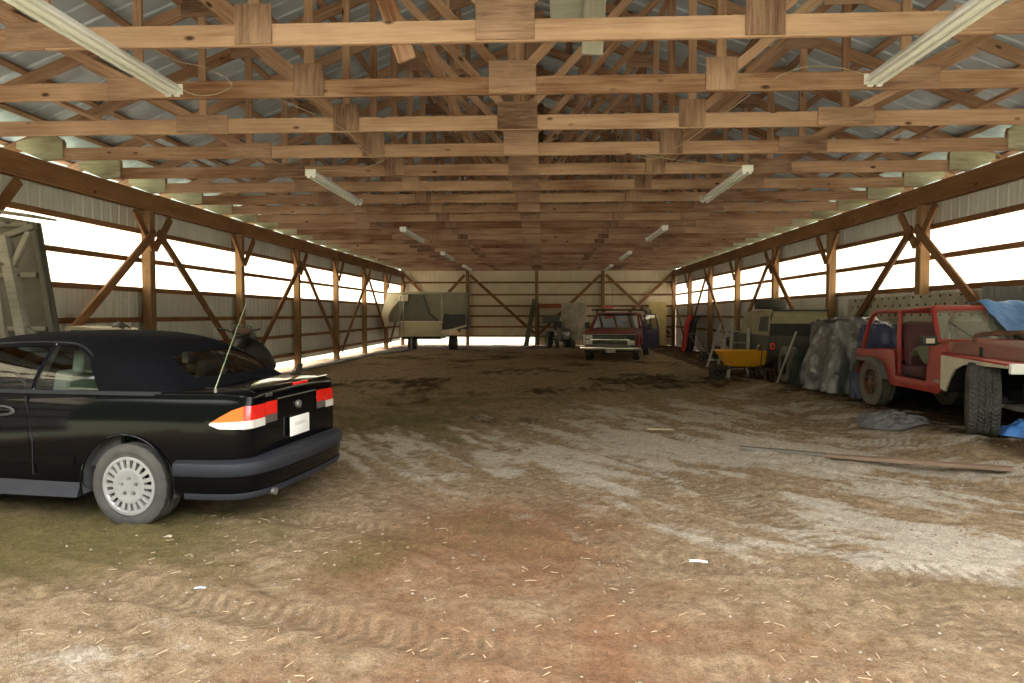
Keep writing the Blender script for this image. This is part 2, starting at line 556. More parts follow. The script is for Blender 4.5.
    for nm, a in (('pale', pale), ('moss', moss), ('red', red), ('damp_and_shade', damp_and_shade), ('tread', tread), ('tu', tu), ('ta', ta)):
        at = me.attributes.new(nm, 'FLOAT', 'POINT')
        at.data.foreach_set('value', a.astype(np.float32))
    m = bpy.data.materials.new('barn_dirt'); m.use_nodes = True
    t = m.node_tree; b = t.nodes['Principled BSDF']
    b.inputs['Roughness'].default_value = 0.95; b.inputs['Specular IOR Level'].default_value = 0.1
    co = node(t, 'ShaderNodeTexCoord')
    def noise(scale, detail=8, rough=0.7):
        n = node(t, 'ShaderNodeTexNoise'); n.inputs['Scale'].default_value = scale; n.inputs['Detail'].default_value = detail
        n.inputs['Roughness'].default_value = rough; t.links.new(co.outputs['Object'], n.inputs['Vector']); return n
    def mixn(fac, a, bcol):
        mx = node(t, 'ShaderNodeMix', data_type='RGBA')
        t.links.new(fac, mx.inputs[0])
        if isinstance(a, tuple): mx.inputs[6].default_value = (*a, 1)
        else: t.links.new(a, mx.inputs[6])
        if isinstance(bcol, tuple): mx.inputs[7].default_value = (*bcol, 1)
        else: t.links.new(bcol, mx.inputs[7])
        return mx.outputs[2]
    def mrange(v, a, bb):
        r = node(t, 'ShaderNodeMapRange'); r.inputs['From Min'].default_value = a; r.inputs['From Max'].default_value = bb
        t.links.new(v, r.inputs['Value']); return r.outputs[0]
    fine = noise(55, 6, 0.75); mid = noise(9, 8, 0.7); grain = noise(160, 3, 0.6)
    col = mixn(mrange(mid.outputs['Fac'], 0.3, 0.7), (0.175, 0.112, 0.058), (0.44, 0.33, 0.21))
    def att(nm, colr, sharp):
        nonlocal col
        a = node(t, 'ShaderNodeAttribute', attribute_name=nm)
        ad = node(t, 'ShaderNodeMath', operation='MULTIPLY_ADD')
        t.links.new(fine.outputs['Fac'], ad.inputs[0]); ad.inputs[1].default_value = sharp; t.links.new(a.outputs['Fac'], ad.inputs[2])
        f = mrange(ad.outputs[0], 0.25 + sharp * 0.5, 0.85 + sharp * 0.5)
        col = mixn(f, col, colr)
    att('red', (0.25, 0.135, 0.072), 0.3)
    att('moss', (0.165, 0.132, 0.055), 0.5)
    att('damp_and_shade', (0.072, 0.043, 0.018), 0.6)
    att('pale', (0.50, 0.435, 0.345), 0.9)
    # tyre prints: chevrons along the wheel ruts
    def op(o, a, bv=None):
        n = node(t, 'ShaderNodeMath', operation=o)
        for i, q in enumerate((a, bv)):
            if q is None: continue
            if isinstance(q, (int, float)): n.inputs[i].default_value = q
            else: t.links.new(q, n.inputs[i])
        return n.outputs[0]
    def attr(nm): return node(t, 'ShaderNodeAttribute', attribute_name=nm).outputs['Fac']
    au = op('ABSOLUTE', attr('tu'))
    ph = op('ADD', op('ADD', op('MULTIPLY', attr('ta'), 72.0), op('MULTIPLY', au, 4.0)), op('MULTIPLY', mid.outputs['Fac'], 3.0))
    blk = mrange(op('SINE', ph), -0.3, 0.5)
    ins = mrange(au, 1.0, 0.85)
    jit = mrange(op('ADD', fine.outputs['Fac'], mid.outputs['Fac']), 0.85, 1.15)
    prt = op('MULTIPLY', op('MULTIPLY', op('MULTIPLY', blk, ins), attr('tread')), op('MULTIPLY', jit, 0.85))
    col = mixn(prt, col, (0.16, 0.11, 0.065))
    g2 = node(t, 'ShaderNodeMix', data_type='RGBA', blend_type='MULTIPLY')
    g2.inputs[0].default_value = 1.0
    gr = node(t, 'ShaderNodeMapRange'); gr.inputs['From Min'].default_value = 0.32; gr.inputs['From Max'].default_value = 0.68
    gr.inputs['To Min'].default_value = 0.36; gr.inputs['To Max'].default_value = 1.55
    n3 = noise(19, 7, 0.8)
    av = node(t, 'ShaderNodeMath', operation='ADD'); t.links.new(fine.outputs['Fac'], av.inputs[0]); t.links.new(n3.outputs['Fac'], av.inputs[1])
    hv = node(t, 'ShaderNodeMath', operation='MULTIPLY'); t.links.new(av.outputs[0], hv.inputs[0]); hv.inputs[1].default_value = 0.5
    t.links.new(hv.outputs[0], gr.inputs['Value'])
    global_prt = prt
    cc = node(t, 'ShaderNodeCombineColor')
    for i in range(3): t.links.new(gr.outputs[0], cc.inputs[i])
    t.links.new(col, g2.inputs[6]); t.links.new(cc.outputs[0], g2.inputs[7])
    t.links.new(g2.outputs[2], b.inputs['Base Color'])
    s = node(t, 'ShaderNodeMath', operation='ADD'); t.links.new(fine.outputs['Fac'], s.inputs[0]); t.links.new(grain.outputs['Fac'], s.inputs[1])
    bp = node(t, 'ShaderNodeBump'); bp.inputs['Strength'].default_value = 0.9; bp.inputs['Distance'].default_value = 0.025
    t.links.new(s.outputs[0], bp.inputs['Height']); t.links.new(bp.outputs[0], b.inputs['Normal'])
    me.materials.append(m)
    o = bpy.data.objects.new('floor', me); C.objects.link(o)
    return struct(o)
floor = make_floor()
M_GRASS = mat('meadow', (0.36, 0.36, 0.25), 0.95, var=0.4, vscale=1.5, spec=0.1, col2=(0.25, 0.27, 0.15))
_g = B()
_g.add([(-90, -90, -0.06), (90, -90, -0.06), (90, 130, -0.06), (-90, 130, -0.06)], [(0, 1, 2, 3)])
struct(_g.build('ground', M_GRASS, smooth=False))

# ------------------------------------------------------------------ barn: siding, roof, strips of translucent sheet
def ribbed(name, p, q, z0, z1, out, m, parent=None, pitch=0.23, rib=0.02):
    """ribbed sheet from p to q (plan points), the ribs standing outwards along out"""
    p = Vector((p[0], p[1])); q = Vector((q[0], q[1])); d = q - p; L = d.length; d.normalize(); o = Vector(out)
    pts = []; s = 0.0
    while s < L:
        for a, h in ((0, 0), (0.06, rib * 0.2), (0.115, 0), (pitch - 0.052, 0), (pitch - 0.038, rib), (pitch - 0.014, rib)):
            if s + a < L: pts.append((s + a, h))
        s += pitch
    pts.append((L, 0))
    b = B(); vs = []; fs = []
    for s, h in pts:
        c = p + d * s + o * h
        vs += [(c.x, c.y, z0), (c.x, c.y, z1)]
    for i in range(len(pts) - 1):
        fs.append((2 * i, 2 * i + 2, 2 * i + 3, 2 * i + 1))
    return b.add(vs, fs).build(name, m, parent, smooth=False)

# panel of glass-fibre sheet, lit through from outside
M_FIB = bpy.data.materials.new('translucent_sheet'); M_FIB.use_nodes = True
_t = M_FIB.node_tree; _t.nodes.clear()
_o = node(_t, 'ShaderNodeOutputMaterial'); _tr = node(_t, 'ShaderNodeBsdfTranslucent'); _df = node(_t, 'ShaderNodeBsdfDiffuse'); _mx = node(_t, 'ShaderNodeMixShader')
_tr.inputs['Color'].default_value = (0.88, 0.78, 0.60, 1); _df.inputs['Color'].default_value = (0.8, 0.78, 0.72, 1)
_mx.inputs[0].default_value = 0.22
_t.links.new(_tr.outputs[0], _mx.inputs[1]); _t.links.new(_df.outputs[0], _mx.inputs[2]); _t.links.new(_mx.outputs[0], _o.inputs[0])

ORD = ['first', 'second', 'third', 'fourth', 'fifth', 'sixth', 'seventh', 'eighth', 'ninth', 'tenth', 'eleventh', 'twelfth', 'thirteenth',
       'fourteenth', 'fifteenth', 'sixteenth', 'seventeenth', 'eighteenth', 'nineteenth', 'twentieth', 'twenty-first', 'twenty-second', 'twenty-third', 'twenty-fourth', 'twenty-fifth']
GZ = [3.03, 2.52, 2.0, 1.47, 0.95, 0.42]
for side, xw, sg in (('left', XL - 0.15, -1), ('right', XR + 0.15, 1)):
    zb = 0.25 if side == 'left' else 0.02
    wl = struct(ribbed('wall_' + side, (xw, 2.0 if side == 'left' else 4.6), (xw, YB + 0.1), zb, 1.98, (sg, 0), M_SIDE))
    ribbed('upper_siding', (xw, 2.0 if side == 'left' else 4.6), (xw, YB + 0.1), 3.05, 3.66, (sg, 0), M_SIDE, wl)
    wi = struct(ribbed('window_%d' % (1 if side == 'left' else 2), (xw + sg * 0.012, 2.0 if side == 'left' else 4.6), (xw + sg * 0.012, YB + 0.1), 1.95, 3.08, (sg, 0), M_FIB, rib=0.012))
    for z in GZ:
        if side == 'right' and z < 0.5: continue
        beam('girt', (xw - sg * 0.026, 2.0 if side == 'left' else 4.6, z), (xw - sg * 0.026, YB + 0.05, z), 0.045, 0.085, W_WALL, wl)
wb = struct(ribbed('wall_back', (XL - 0.2, YB + 0.13), (-0.3, YB + 0.13), 0.42, 3.75, (0, 1), M_SIDE_LIT))
ribbed('back_siding', (-0.3, YB + 0.13), (XR + 0.2, YB + 0.13), 0.02, 3.75, (0, 1), M_SIDE_LIT, wb)
for z in [3.14, 2.53, 1.97, 1.47, 0.93, 0.46]:
    beam('girt', (XL, YB + 0.104, z), (XR, YB + 0.104, z), 0.045, 0.09, W_WALL, wb)
# gable above the back wall
gb = B()
gb.add([(XL - 0.2, YB + 0.14, 3.75), (XR + 0.2, YB + 0.14, 3.75), (XC, YB + 0.14, 6.75)], [(0, 1, 2)])
gb.build('gable_siding', M_SIDE_LIT, wb, smooth=False)

SL = 0.40                                                        # roof pitch
W2 = 6.7
def zt(x):                                                       # underside of the purlins over a truss, from the chord's bottom
    return 0.40 + (W2 - abs(x)) * SL
for side, sg in (('left', -1), ('right', 1)):
    b = B(); vs = []; fs = []; pts = []; s = YF - 0.3
    while s < YB + 0.5:
        for a, h in ((0, 0), (0.21, 0), (0.228, 0.022), (0.262, 0.022), (0.28, 0)): pts.append((s + a, h))
        s += 0.30
    xe = W2 + 0.75
    for y, h in pts:
        vs += [(XC, y, ZC + zt(0) + 0.05 + h), (XC + sg * xe, y, ZC + zt(xe) + 0.05 + h)]
    for i in range(len(pts) - 1):
        fs.append((2 * i, 2 * i + 1, 2 * i + 3, 2 * i + 2))
    rf = struct(b.add(vs, fs).build('ceiling_' + side, M_ROOF, smooth=False))
    for k in range(12):
        x = 0.12 + k * 0.64
        beam('purlin', (XC + sg * x, YF - 0.2, ZC + zt(x) + 0.025), (XC + sg * x, YB + 0.4, ZC + zt(x) + 0.025), 0.085, 0.04, W_TRUSS, rf, up=(sg * SL, 0, 1))

# ------------------------------------------------------------------ barn: posts, braces, header beams
YP = [4.6 + 3.7 * k for k in range(9)]                            # 4.6 ... 34.2
post_n = {'left': 0, 'right': 0}
for side, x, sg in (('left', XL, -1), ('right', XR, 1)):
    for k, y in enumerate(YP):
        if k == 0: continue
        wd = 'in view' if k == 1 else ''
        last = k == len(YP) - 1
        lab = ('square timber post in the %s back corner of the barn' % side) if last else \
              'square timber post of the %s wall, %s from the back corner post' % (side, ORD[len(YP) - 2 - k])
        t = thing('timber_post', lab, 'post', (x, y, 0), 0, 'timber posts of the side walls')
        beam('shaft', (0, 0, -0.1), (0, 0, 3.40), 0.165, 0.165, W_POST, t, up=(0, 1, 0), bevel=0.008)
        for d in (-1, 1):
            if last and d > 0: continue
            beam('knee_brace', (-sg * 0.0 - sg * 0.105, d * 0.03, 2.72), (-sg * 0.105, d * 0.56, 3.33), 0.04, 0.14, W_WALL, t, up=(1, 0, 0) if False else (0, 0, 1))
        post_n[side] += 1
    # header beams: three lengths butted over posts
    cuts = [YF, 12.0, 23.1, YB + 0.08]
    for a, b_, wrd in zip(cuts[:-1], cuts[1:], ('front', 'middle', 'back')):
        h = thing('header_beam', 'deep brown header beam along the top of the %s wall, %s length of three' % (side, wrd), 'beam', (x, a, 3.4), 0, 'header beams')
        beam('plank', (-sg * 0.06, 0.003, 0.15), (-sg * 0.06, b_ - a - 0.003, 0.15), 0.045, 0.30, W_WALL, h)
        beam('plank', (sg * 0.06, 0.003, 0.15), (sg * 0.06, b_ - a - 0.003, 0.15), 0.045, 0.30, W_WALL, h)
    # long diagonal braces, from every other post's head to its neighbours' feet
    for k, y in enumerate(YP):
        if k % 2 == 1 and k < 8: continue
        if k == 0: continue
        for d in (-1, 1):
            if y + d * 3.7 > 34.5: continue
            tow = 'forwards' if d < 0 else 'backwards'
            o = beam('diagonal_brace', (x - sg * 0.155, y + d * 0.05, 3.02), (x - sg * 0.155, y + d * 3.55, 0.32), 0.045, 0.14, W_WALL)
            pw = ORD[len(YP) - 2 - k] if k < 8 else None
            tag(o, ('long diagonal brace, %s wall, falling %s from the %s post before the corner' % (side, tow, pw)) if pw else
                ('long diagonal brace on the %s wall falling from the back corner post' % side), 'brace', 'diagonal wall braces')
for i, (x, nm) in enumerate([(-3.75, 'left of the middle, beside the tent trailer'), (-0.32, 'in the middle, behind the leaning plank'), (2.95, 'right of the middle, behind the pickup')]):
    o = beam('timber_post', (x, YB - 0.03, -0.1), (x, YB - 0.03, 3.7), 0.165, 0.165, W_POST, None, up=(0, 1, 0), bevel=0.008)
    tag(o, 'square timber post of the back wall, ' + nm, 'post', 'posts of the back wall')
for (xa, xb, nm) in [(-3.62, -0.42, 'falling right from the left post of the back wall'), (-3.88, -6.6, 'falling left from the left post of the back wall'),
                     (2.82, -0.2, 'falling left from the right post of the back wall'), (3.08, 6.2, 'falling right from the right post of the back wall')]:
    tag(beam('diagonal_brace', (xa, YB - 0.145, 3.5), (xb, YB - 0.145, 0.6), 0.045, 0.14, W_WALL), 'long diagonal brace ' + nm, 'brace', 'back wall braces')
tag(beam('diagonal_brace', (XR - 0.1, YB - 0.13, 3.55), (XR - 3.2, YB - 0.13, 0.7), 0.045, 0.14, W_WALL), 'long diagonal brace falling left from the right corner of the back wall', 'brace', 'back wall braces')
tag(beam('diagonal_brace', (XL + 0.1, YB - 0.13, 3.55), (XL + 2.9, YB - 0.13, 0.7), 0.045, 0.14, W_WALL), 'long diagonal brace falling right from the left corner of the back wall', 'brace', 'back wall braces')

# ------------------------------------------------------------------ roof trusses
def make_truss():
    t = thing('roof_truss', 'timber roof truss', 'truss', (XC, 0, ZC), 0, 'roof trusses')
    th = 0.04
    # bottom chord spliced from three lengths
    for a, b_ in ((-6.62, -3.72), (-3.715, 3.715), (3.72, 6.62)):
        beam('bottom_chord', (a, 0, 0.085), (b_, 0, 0.085), th, 0.17, W_TRUSS, t)
    for s in (-1, 1):
        beam('top_chord', (s * 7.25, 0, zt(7.25) - 0.085), (s * 0.02, 0, zt(0) - 0.085), th, 0.15, W_TRUSS, t)
    def web(x0, z0, x1, z1, y=0.0, h=0.09):
        beam('web_member', (x0, y, z0), (x1, y, z1), th, h, W_TRUSS, t, up=(1, 0, 0) if abs(x1 - x0) < 0.05 else (0, 0, 1))
    top = lambda x: zt(x) - 0.18
    web(0, 0.17, 0, top(0) - 0.02)
    for s in (-1, 1):
        web(s * 0.06, 0.17, s * 1.90, top(1.9))
        web(s * 2.0, 0.17, s * 2.0, top(2.0))
        web(s * 2.06, 0.17, s * 3.62, top(3.62))
        web(s * 3.72, 0.17, s * 3.72, top(3.72))
        web(s * 3.80, 0.17, s * 5.15, top(5.15))
        web(s * 1.0, zt(1.0) - 0.18, s * 1.0, 1.62)
    # plywood gussets on the near face
    def gus(nm, x, z, wd, h, vert=False):
        if vert:
            o = beam(nm, (x, -th / 2 - 0.009, z - h / 2), (x, -th / 2 - 0.009, z + h / 2), 0.016, wd, W_PLY, t, up=(1, 0, 0))
        else:
            o = beam(nm, (x - wd / 2, -th / 2 - 0.009, z), (x + wd / 2, -th / 2 - 0.009, z), 0.016, h, W_PLY, t)
        return o
    gus('gusset', 0, 0.165, 0.46, 0.31)
    for s in (-1, 1):
        gus('gusset', s * 2.0, 0.165, 0.30, 0.31, True)
        gus('gusset', s * 3.72, 0.11, 0.62, 0.20)
        gus('gusset', s * 1.95, zt(1.95) - 0.14, 0.5, 0.22)
        gus('gusset', s * 3.7, zt(3.7) - 0.14, 0.5, 0.22)
        # heel gusset: follows the rafter
        h = B().prism([(s * 6.34, 0.02), (s * 6.62, 0.0), (s * 7.0, 0.16), (s * 7.0, zt(7.0) - 0.03), (s * 6.50, zt(6.5) - 0.10), (s * 6.34, 0.26)], -th / 2 - 0.02, -th / 2 - 0.002)
        h.prism([(s * 6.34, 0.02), (s * 6.62, 0.0), (s * 7.0, 0.16), (s * 7.0, zt(7.0) - 0.03), (s * 6.50, zt(6.5) - 0.10), (s * 6.34, 0.26)], th / 2 + 0.02, th / 2 + 0.002)
        h.build('heel_gusset', W_HEEL_LIT, t, smooth=False)
        # solid block in the heel
        beam('heel_block', (s * 6.6, 0, 0.23), (s * 6.34, 0, 0.23), th, 0.12, W_TRUSS, t)
    gus('ridge_gusset', 0, zt(0) - 0.22, 0.6, 0.34)
    return t
TY = [1.60 + 1.298 * k for k in range(26)]
truss = make_truss()
kids_of[truss.name] = kids(truss)
for k in kids_of[truss.name]: kids_of[k.name] = []
vis = 0
for k, y in enumerate(TY):
    o = truss if k == 0 else dup(truss)
    o.location = (XC, y, ZC)
    if k < 3:
        o['label'] = 'brown timber roof truss over the camera, %s from the open front' % ORD[k]
    else:
        o['label'] = 'brown timber roof truss, %s from the front of those in view' % ORD[k - 3]

# loose boards nailed to the trusses
t = beam('hanging_board', (-1.08, 5.52, 3.58), (-1.42, 5.50, 4.55), 0.03, 0.15, W_TRUSS, None, up=(1, 0, 0))
tag(t, 'brown board nailed slantwise to the first truss, hanging below its chord', 'board')
t = beam('hanging_board', (0.38, 5.52, 3.60), (0.42, 5.50, 4.4), 0.03, 0.17, W_GREY, None, up=(1, 0, 0))
tag(t, 'wide pale board nailed upright to the first truss, right of the middle gusset', 'board')
t = beam('cross_board', (0.05, 5.56, 3.96), (0.40, 5.56, 3.98), 0.03, 0.22, W_GREY, None)
tag(t, 'short pale board above the first chord, right of the middle gusset', 'board')
for (x, y0, y1, nm) in [(-5.3, 6.9, 20.0, 'left'), (4.9, 6.9, 20.0, 'right'), (-1.0, 5.6, 24, 'middle')]:
    tag(beam('bracing_runner', (x, y0, ZC + 0.192), (x, y1, ZC + 0.192), 0.09, 0.04, W_TRUSS), 'long flat bracing board lying along the truss chords, %s of the middle gussets' % {'left': 'far left', 'right': 'far right', 'middle': 'just left'}[nm], 'board')

# ------------------------------------------------------------------ strip lights and cable
M_WHITE = mat('white_enamel', (0.86, 0.86, 0.88), 0.35, var=0.12, vscale=3)
M_TUBE = mat('lamp_tube', (0.86, 0.88, 0.84), 0.2)
def make_light():
    t = thing('strip_light', '', 'light', (0, 0, 0), 0, 'fluorescent strip lights')
    L = 2.62
    B().prism([(-0.035, 0.0), (0.035, 0.0), (0.075, -0.055), (0.075, -0.075), (-0.075, -0.075), (-0.075, -0.055)], 0, L).build('housing', M_WHITE, t, 0.003)
    for s in (-1, 1):
        B().tube([(s * 0.04, 0.05, -0.098), (s * 0.04, L - 0.05, -0.098)], 0.019, 10).build('lamp_tube', M_TUBE, t)
        for y in (0.03, L - 0.03):
            B().box((s * 0.04, y, -0.095), (0.045, 0.03, 0.05)).build('lamp_holder', M_WHITE, t, 0.004)
    for y in (0, L):
        B().box((0, y, -0.045), (0.158, 0.012, 0.095)).build('end_cap', M_WHITE, t, 0.003)
    return t
pl = make_light()
kids_of[pl.name] = kids(pl)
for k in kids_of[pl.name]: kids_of[k.name] = []
LY = [3.72, 10.1, 16.8, 23.5, 29.8]
n = 0
for i, y in enumerate(LY):
    for side, x in (('left', -3.42), ('right', 2.92)):
        o = pl if n == 0 else dup(pl)
        o.location = (x, y, ZC - 0.004)
        o['label'] = 'white fluorescent strip light of the %s row, %s' % (side, ('nearest the camera', 'second from the camera', 'third from the camera', 'fourth from the camera', 'farthest from the camera')[i])
        n += 1
M_CABLE = mat('cable', (0.40, 0.34, 0.25), 0.6)
def cable(name, pts, lab, r=0.0042):
    P = crs(np.array(pts, float), len(pts) * 7, 0)
    tag(B().tube([tuple(p) for p in P], r, 6).build(name, M_CABLE), lab, 'cable')
cable('electrical_cable', [(-3.4, 6.3, 3.68), (-3.25, 6.42, 3.62), (-3.1, 6.6, 3.70), (-3.05, 6.72, 3.83), (-3.3, 6.72, 3.98), (-3.6, 6.70, 4.05), (-3.9, 6.66, 4.2)], 'thin tan cable looping from the end of the nearest left strip light')
cable('electrical_cable', [(2.9, 6.35, 3.68), (2.6, 6.6, 3.86), (2.2, 6.71, 3.80), (1.75, 8.0, 3.62), (1.6, 8.3, 3.55), (1.45, 9.2, 3.60), (1.2, 9.33, 3.7), (2.0, 9.9, 3.72), (2.9, 10.15, 3.68)], 'thin tan cable sagging between trusses to the right strip lights')
cable('electrical_cable', [(-3.1, 6.74, 3.84), (-2.6, 7.3, 3.76), (-2.3, 8.04, 3.70), (-2.2, 8.7, 3.58), (-2.05, 9.35, 3.72), (-2.6, 9.9, 3.66), (-3.4, 10.12, 3.68)], 'thin tan cable sagging between trusses to the second left strip light')
# ------------------------------------------------------------------ wheels
def tyre_mesh(Rr, Wd, rr, tread='road', nth=96):
    """tyre around the local Y axis with a cut tread"""
    prof = [(-0.40, rr - 0.01), (-0.46, rr + 0.008), (-0.475, rr + 0.02), (-0.465, rr + 0.026), (-0.49, rr + (Rr - rr) * 0.35), (-0.505, rr + (Rr - rr) * 0.55), (-0.497, rr + (Rr - rr) * 0.60), (-0.495, rr + (Rr - rr) * 0.68), (-0.475, Rr - 0.024), (-0.44, Rr - 0.006)]
    nt_ = 17 if tread == 'road' else 29
    inner = [(-0.42 + 0.84 * i / (nt_ - 1), Rr) for i in range(nt_)]
    full = prof + inner + [(-y, r) for y, r in prof[::-1]]
    vs = []; fs = []; n = len(full)
    for k in range(nth):
        t = 2 * math.pi * k / nth
        for j, (y, r) in enumerate(full):
            rad = r
            if len(prof) <= j < len(prof) + nt_:
                i = j - len(prof); u = -0.42 + 0.84 * i / (nt_ - 1)
                if tread == 'road':
                    if i in (3, 4, 8, 12, 13) : rad -= 0.008
                    if (k + (i // 5) * 1) % 4 == 0 and i not in (8,): rad -= 0.006
                    rad -= 0.03 * abs(u) ** 3
                else:
                    seg = (t * Rr / 0.055)
                    zig = abs(((u * Wd / 0.05) % 2) - 1)
                    if abs((seg + zig * 0.9) % 1.0 - 0.5) < 0.17: rad -= 0.013
                    if abs(abs(u) - 0.20) < 0.022 or abs(u) < 0.015: rad -= 0.013
                    rad -= 0.05 * abs(u) ** 3
            vs.append((rad * math.cos(t), y * Wd, rad * math.sin(t)))
    for k in range(nth):
        k2 = (k + 1) % nth
        for j in range(n - 1):
            fs.append((k * n + j, k * n + j + 1, k2 * n + j + 1, k2 * n + j))
    b = B(); b.add(vs, fs)
    return b

M_ALLOY = mat('silver_wheel_paint', (0.36, 0.36, 0.36), 0.4, 0.35, var=0.15, vscale=10)
def wheel(parent, loc, Rr, Wd, rr, out, style='steel', tread='road', rot=0.0, rim_m=None, tm=None, vents=False):
    """out: +1 / -1, the side of local Y that faces outwards"""
    ty = tyre_mesh(Rr, Wd, rr, tread, 96 if tread == 'road' else 220).build('tyre', tm or M_RUBBER, parent, smooth=True, angle=30, loc=loc, rot=(0, 0, rot))
    o = out; f = 0.42 * Wd * o
    if style == 'hubcap':
        rim_m = rim_m or M_ALLOY
        rb = B().lathe([(rr + 0.012, f), (rr + 0.012, f + 0.012 * o), (rr - 0.008, f + 0.014 * o), (rr - 0.018, f + 0.004 * o), (rr - 0.022, f - 0.05 * o), (rr - 0.022, -f)], axis='y', n=60)
        rim = rb.build('rim', rim_m, ty)
        cap = B().lathe([(0, f + 0.006 * o), (0.03, f + 0.006 * o), (rr * 0.40, f + 0.004 * o), (rr * 0.56, f + 0.016 * o), (rr * 0.64, f + 0.012 * o), (rr * 0.64, f - 0.02 * o)], axis='y', n=60)
        for k in range(20):
            t = 2 * math.pi * k / 20
            M = Matrix.Rotation(t, 4, 'Y')
            a, c = rr * 0.62, rr - 0.012
            w1, w2 = 0.0125, 0.0155
            y0, y1 = f - 0.012 * o, f + 0.011 * o
            vs = [(a, y0, -w1), (c, y0, -w2), (c, y0, w2), (a, y0, w1), (a, y1, -w1), (c, y1, -w2), (c, y1, w2), (a, y1, w1)]
            cap.add(vs, [(0, 3, 2, 1), (4, 5, 6, 7), (0, 1, 5, 4), (1, 2, 6, 5), (2, 3, 7, 6), (3, 0, 4, 7)], M)
        cap.build('hub_cap', rim_m, ty)
        for k in range(5):
            t = 2 * math.pi * k / 5 + 0.3
            B().lathe([(0, f + 0.02 * o), (0.012, f + 0.018 * o), (0.016, f)], c=(0.062 * math.cos(t), 0, 0.062 * math.sin(t)), axis='y', n=10).build('wheel_bolt', M_STEEL, ty)
        B().lathe([(0, f - 0.04 * o), (rr - 0.02, f - 0.04 * o)], axis='y', n=30).build('brake_drum', M_DARK, ty)
    else:
        rim_m = rim_m or M_STEEL
        B().lathe([(rr + 0.008, f), (rr + 0.008, f + 0.008 * o), (rr - 0.012, f + 0.006 * o), (rr - 0.02, f - 0.04 * o), (rr * 0.72, f - 0.055 * o), (rr * 0.55, f - 0.02 * o), (rr * 0.36, f - 0.018 * o),
                   (rr * 0.33, f + 0.012 * o), (rr * 0.18, f + 0.02 * o), (0, f + 0.02 * o)], axis='y', n=40).build('rim', rim_m, ty)
        for k in range(8 if vents else 0):
            t = 2 * math.pi * k / 8
            B().lathe([(0, f - 0.026 * o), (0.02, f - 0.03 * o), (0.022, f - 0.05 * o)], c=(rr * 0.66 * math.cos(t), 0, rr * 0.66 * math.sin(t)), axis='y', n=10).build('vent_hole', M_BLACK, ty)
        for k in range(5):
            t = 2 * math.pi * k / 5
            B().lathe([(0, f + 0.004 * o), (0.012, f), (0.014, f - 0.02 * o)], c=(rr * 0.45 * math.cos(t), 0, rr * 0.45 * math.sin(t)), axis='y', n=6).build('wheel_nut', M_STEEL, ty)
    return ty

# ------------------------------------------------------------------ black convertible in the foreground
M_PAINT = mat('black_car_paint', (0.0025, 0.0025, 0.003), 0.09, spec=0.15)
M_TRIM = mat('dark_grey_bumper_rubber', (0.022, 0.024, 0.031), 0.55, var=0.2, vscale=6, spec=0.25)
M_FLARE0 = mat('dusty_wheel_house', (0.10, 0.10, 0.105), 0.8, var=0.4, vscale=6)
M_SOFT = mat('soft_top_cloth', (0.0038, 0.004, 0.006), 0.9, var=0.25, vscale=5, bump=0.2, bscale=220, spec=0.1)
M_RED = mat('red_lamp_lens', (0.72, 0.015, 0.01), 0.12, coat=0.5)
M_ORANGE = mat('orange_lamp_lens', (0.85, 0.16, 0.03), 0.12, coat=0.5)
M_CLEAR = mat('clear_lamp_lens', (0.62, 0.60, 0.56), 0.1, coat=0.5)
M_SMOKE = mat('smoked_lamp_lens', (0.10, 0.085, 0.08), 0.15, coat=0.5)
M_SEAT = mat('grey_leather', (0.33, 0.36, 0.32), 0.6, var=0.2, vscale=6)
M_INT = mat('car_interior', (0.05, 0.05, 0.052), 0.8)
M_PLATE = mat('plate_white', (0.9, 0.9, 0.88), 0.5)
M_FAINT = mat('faint_print', (0.55, 0.56, 0.55), 0.6)
M_GLASS = bpy.data.materials.new('tinted_glass'); M_GLASS.use_nodes = True
_t = M_GLASS.node_tree; _t.nodes.clear()
_o = node(_t, 'ShaderNodeOutputMaterial'); _tp = node(_t, 'ShaderNodeBsdfTransparent'); _gl = node(_t, 'ShaderNodeBsdfGlossy'); _mx = node(_t, 'ShaderNodeMixShader'); _fr = node(_t, 'ShaderNodeFresnel')
_tp.inputs['Color'].default_value = (0.62, 0.68, 0.63, 1); _gl.inputs['Roughness'].default_value = 0.02
_fr.inputs['IOR'].default_value = 1.6
_t.links.new(_fr.outputs[0], _mx.inputs[0]); _t.links.new(_tp.outputs[0], _mx.inputs[1]); _t.links.new(_gl.outputs[0], _mx.inputs[2]); _t.links.new(_mx.outputs[0], _o.inputs[0])

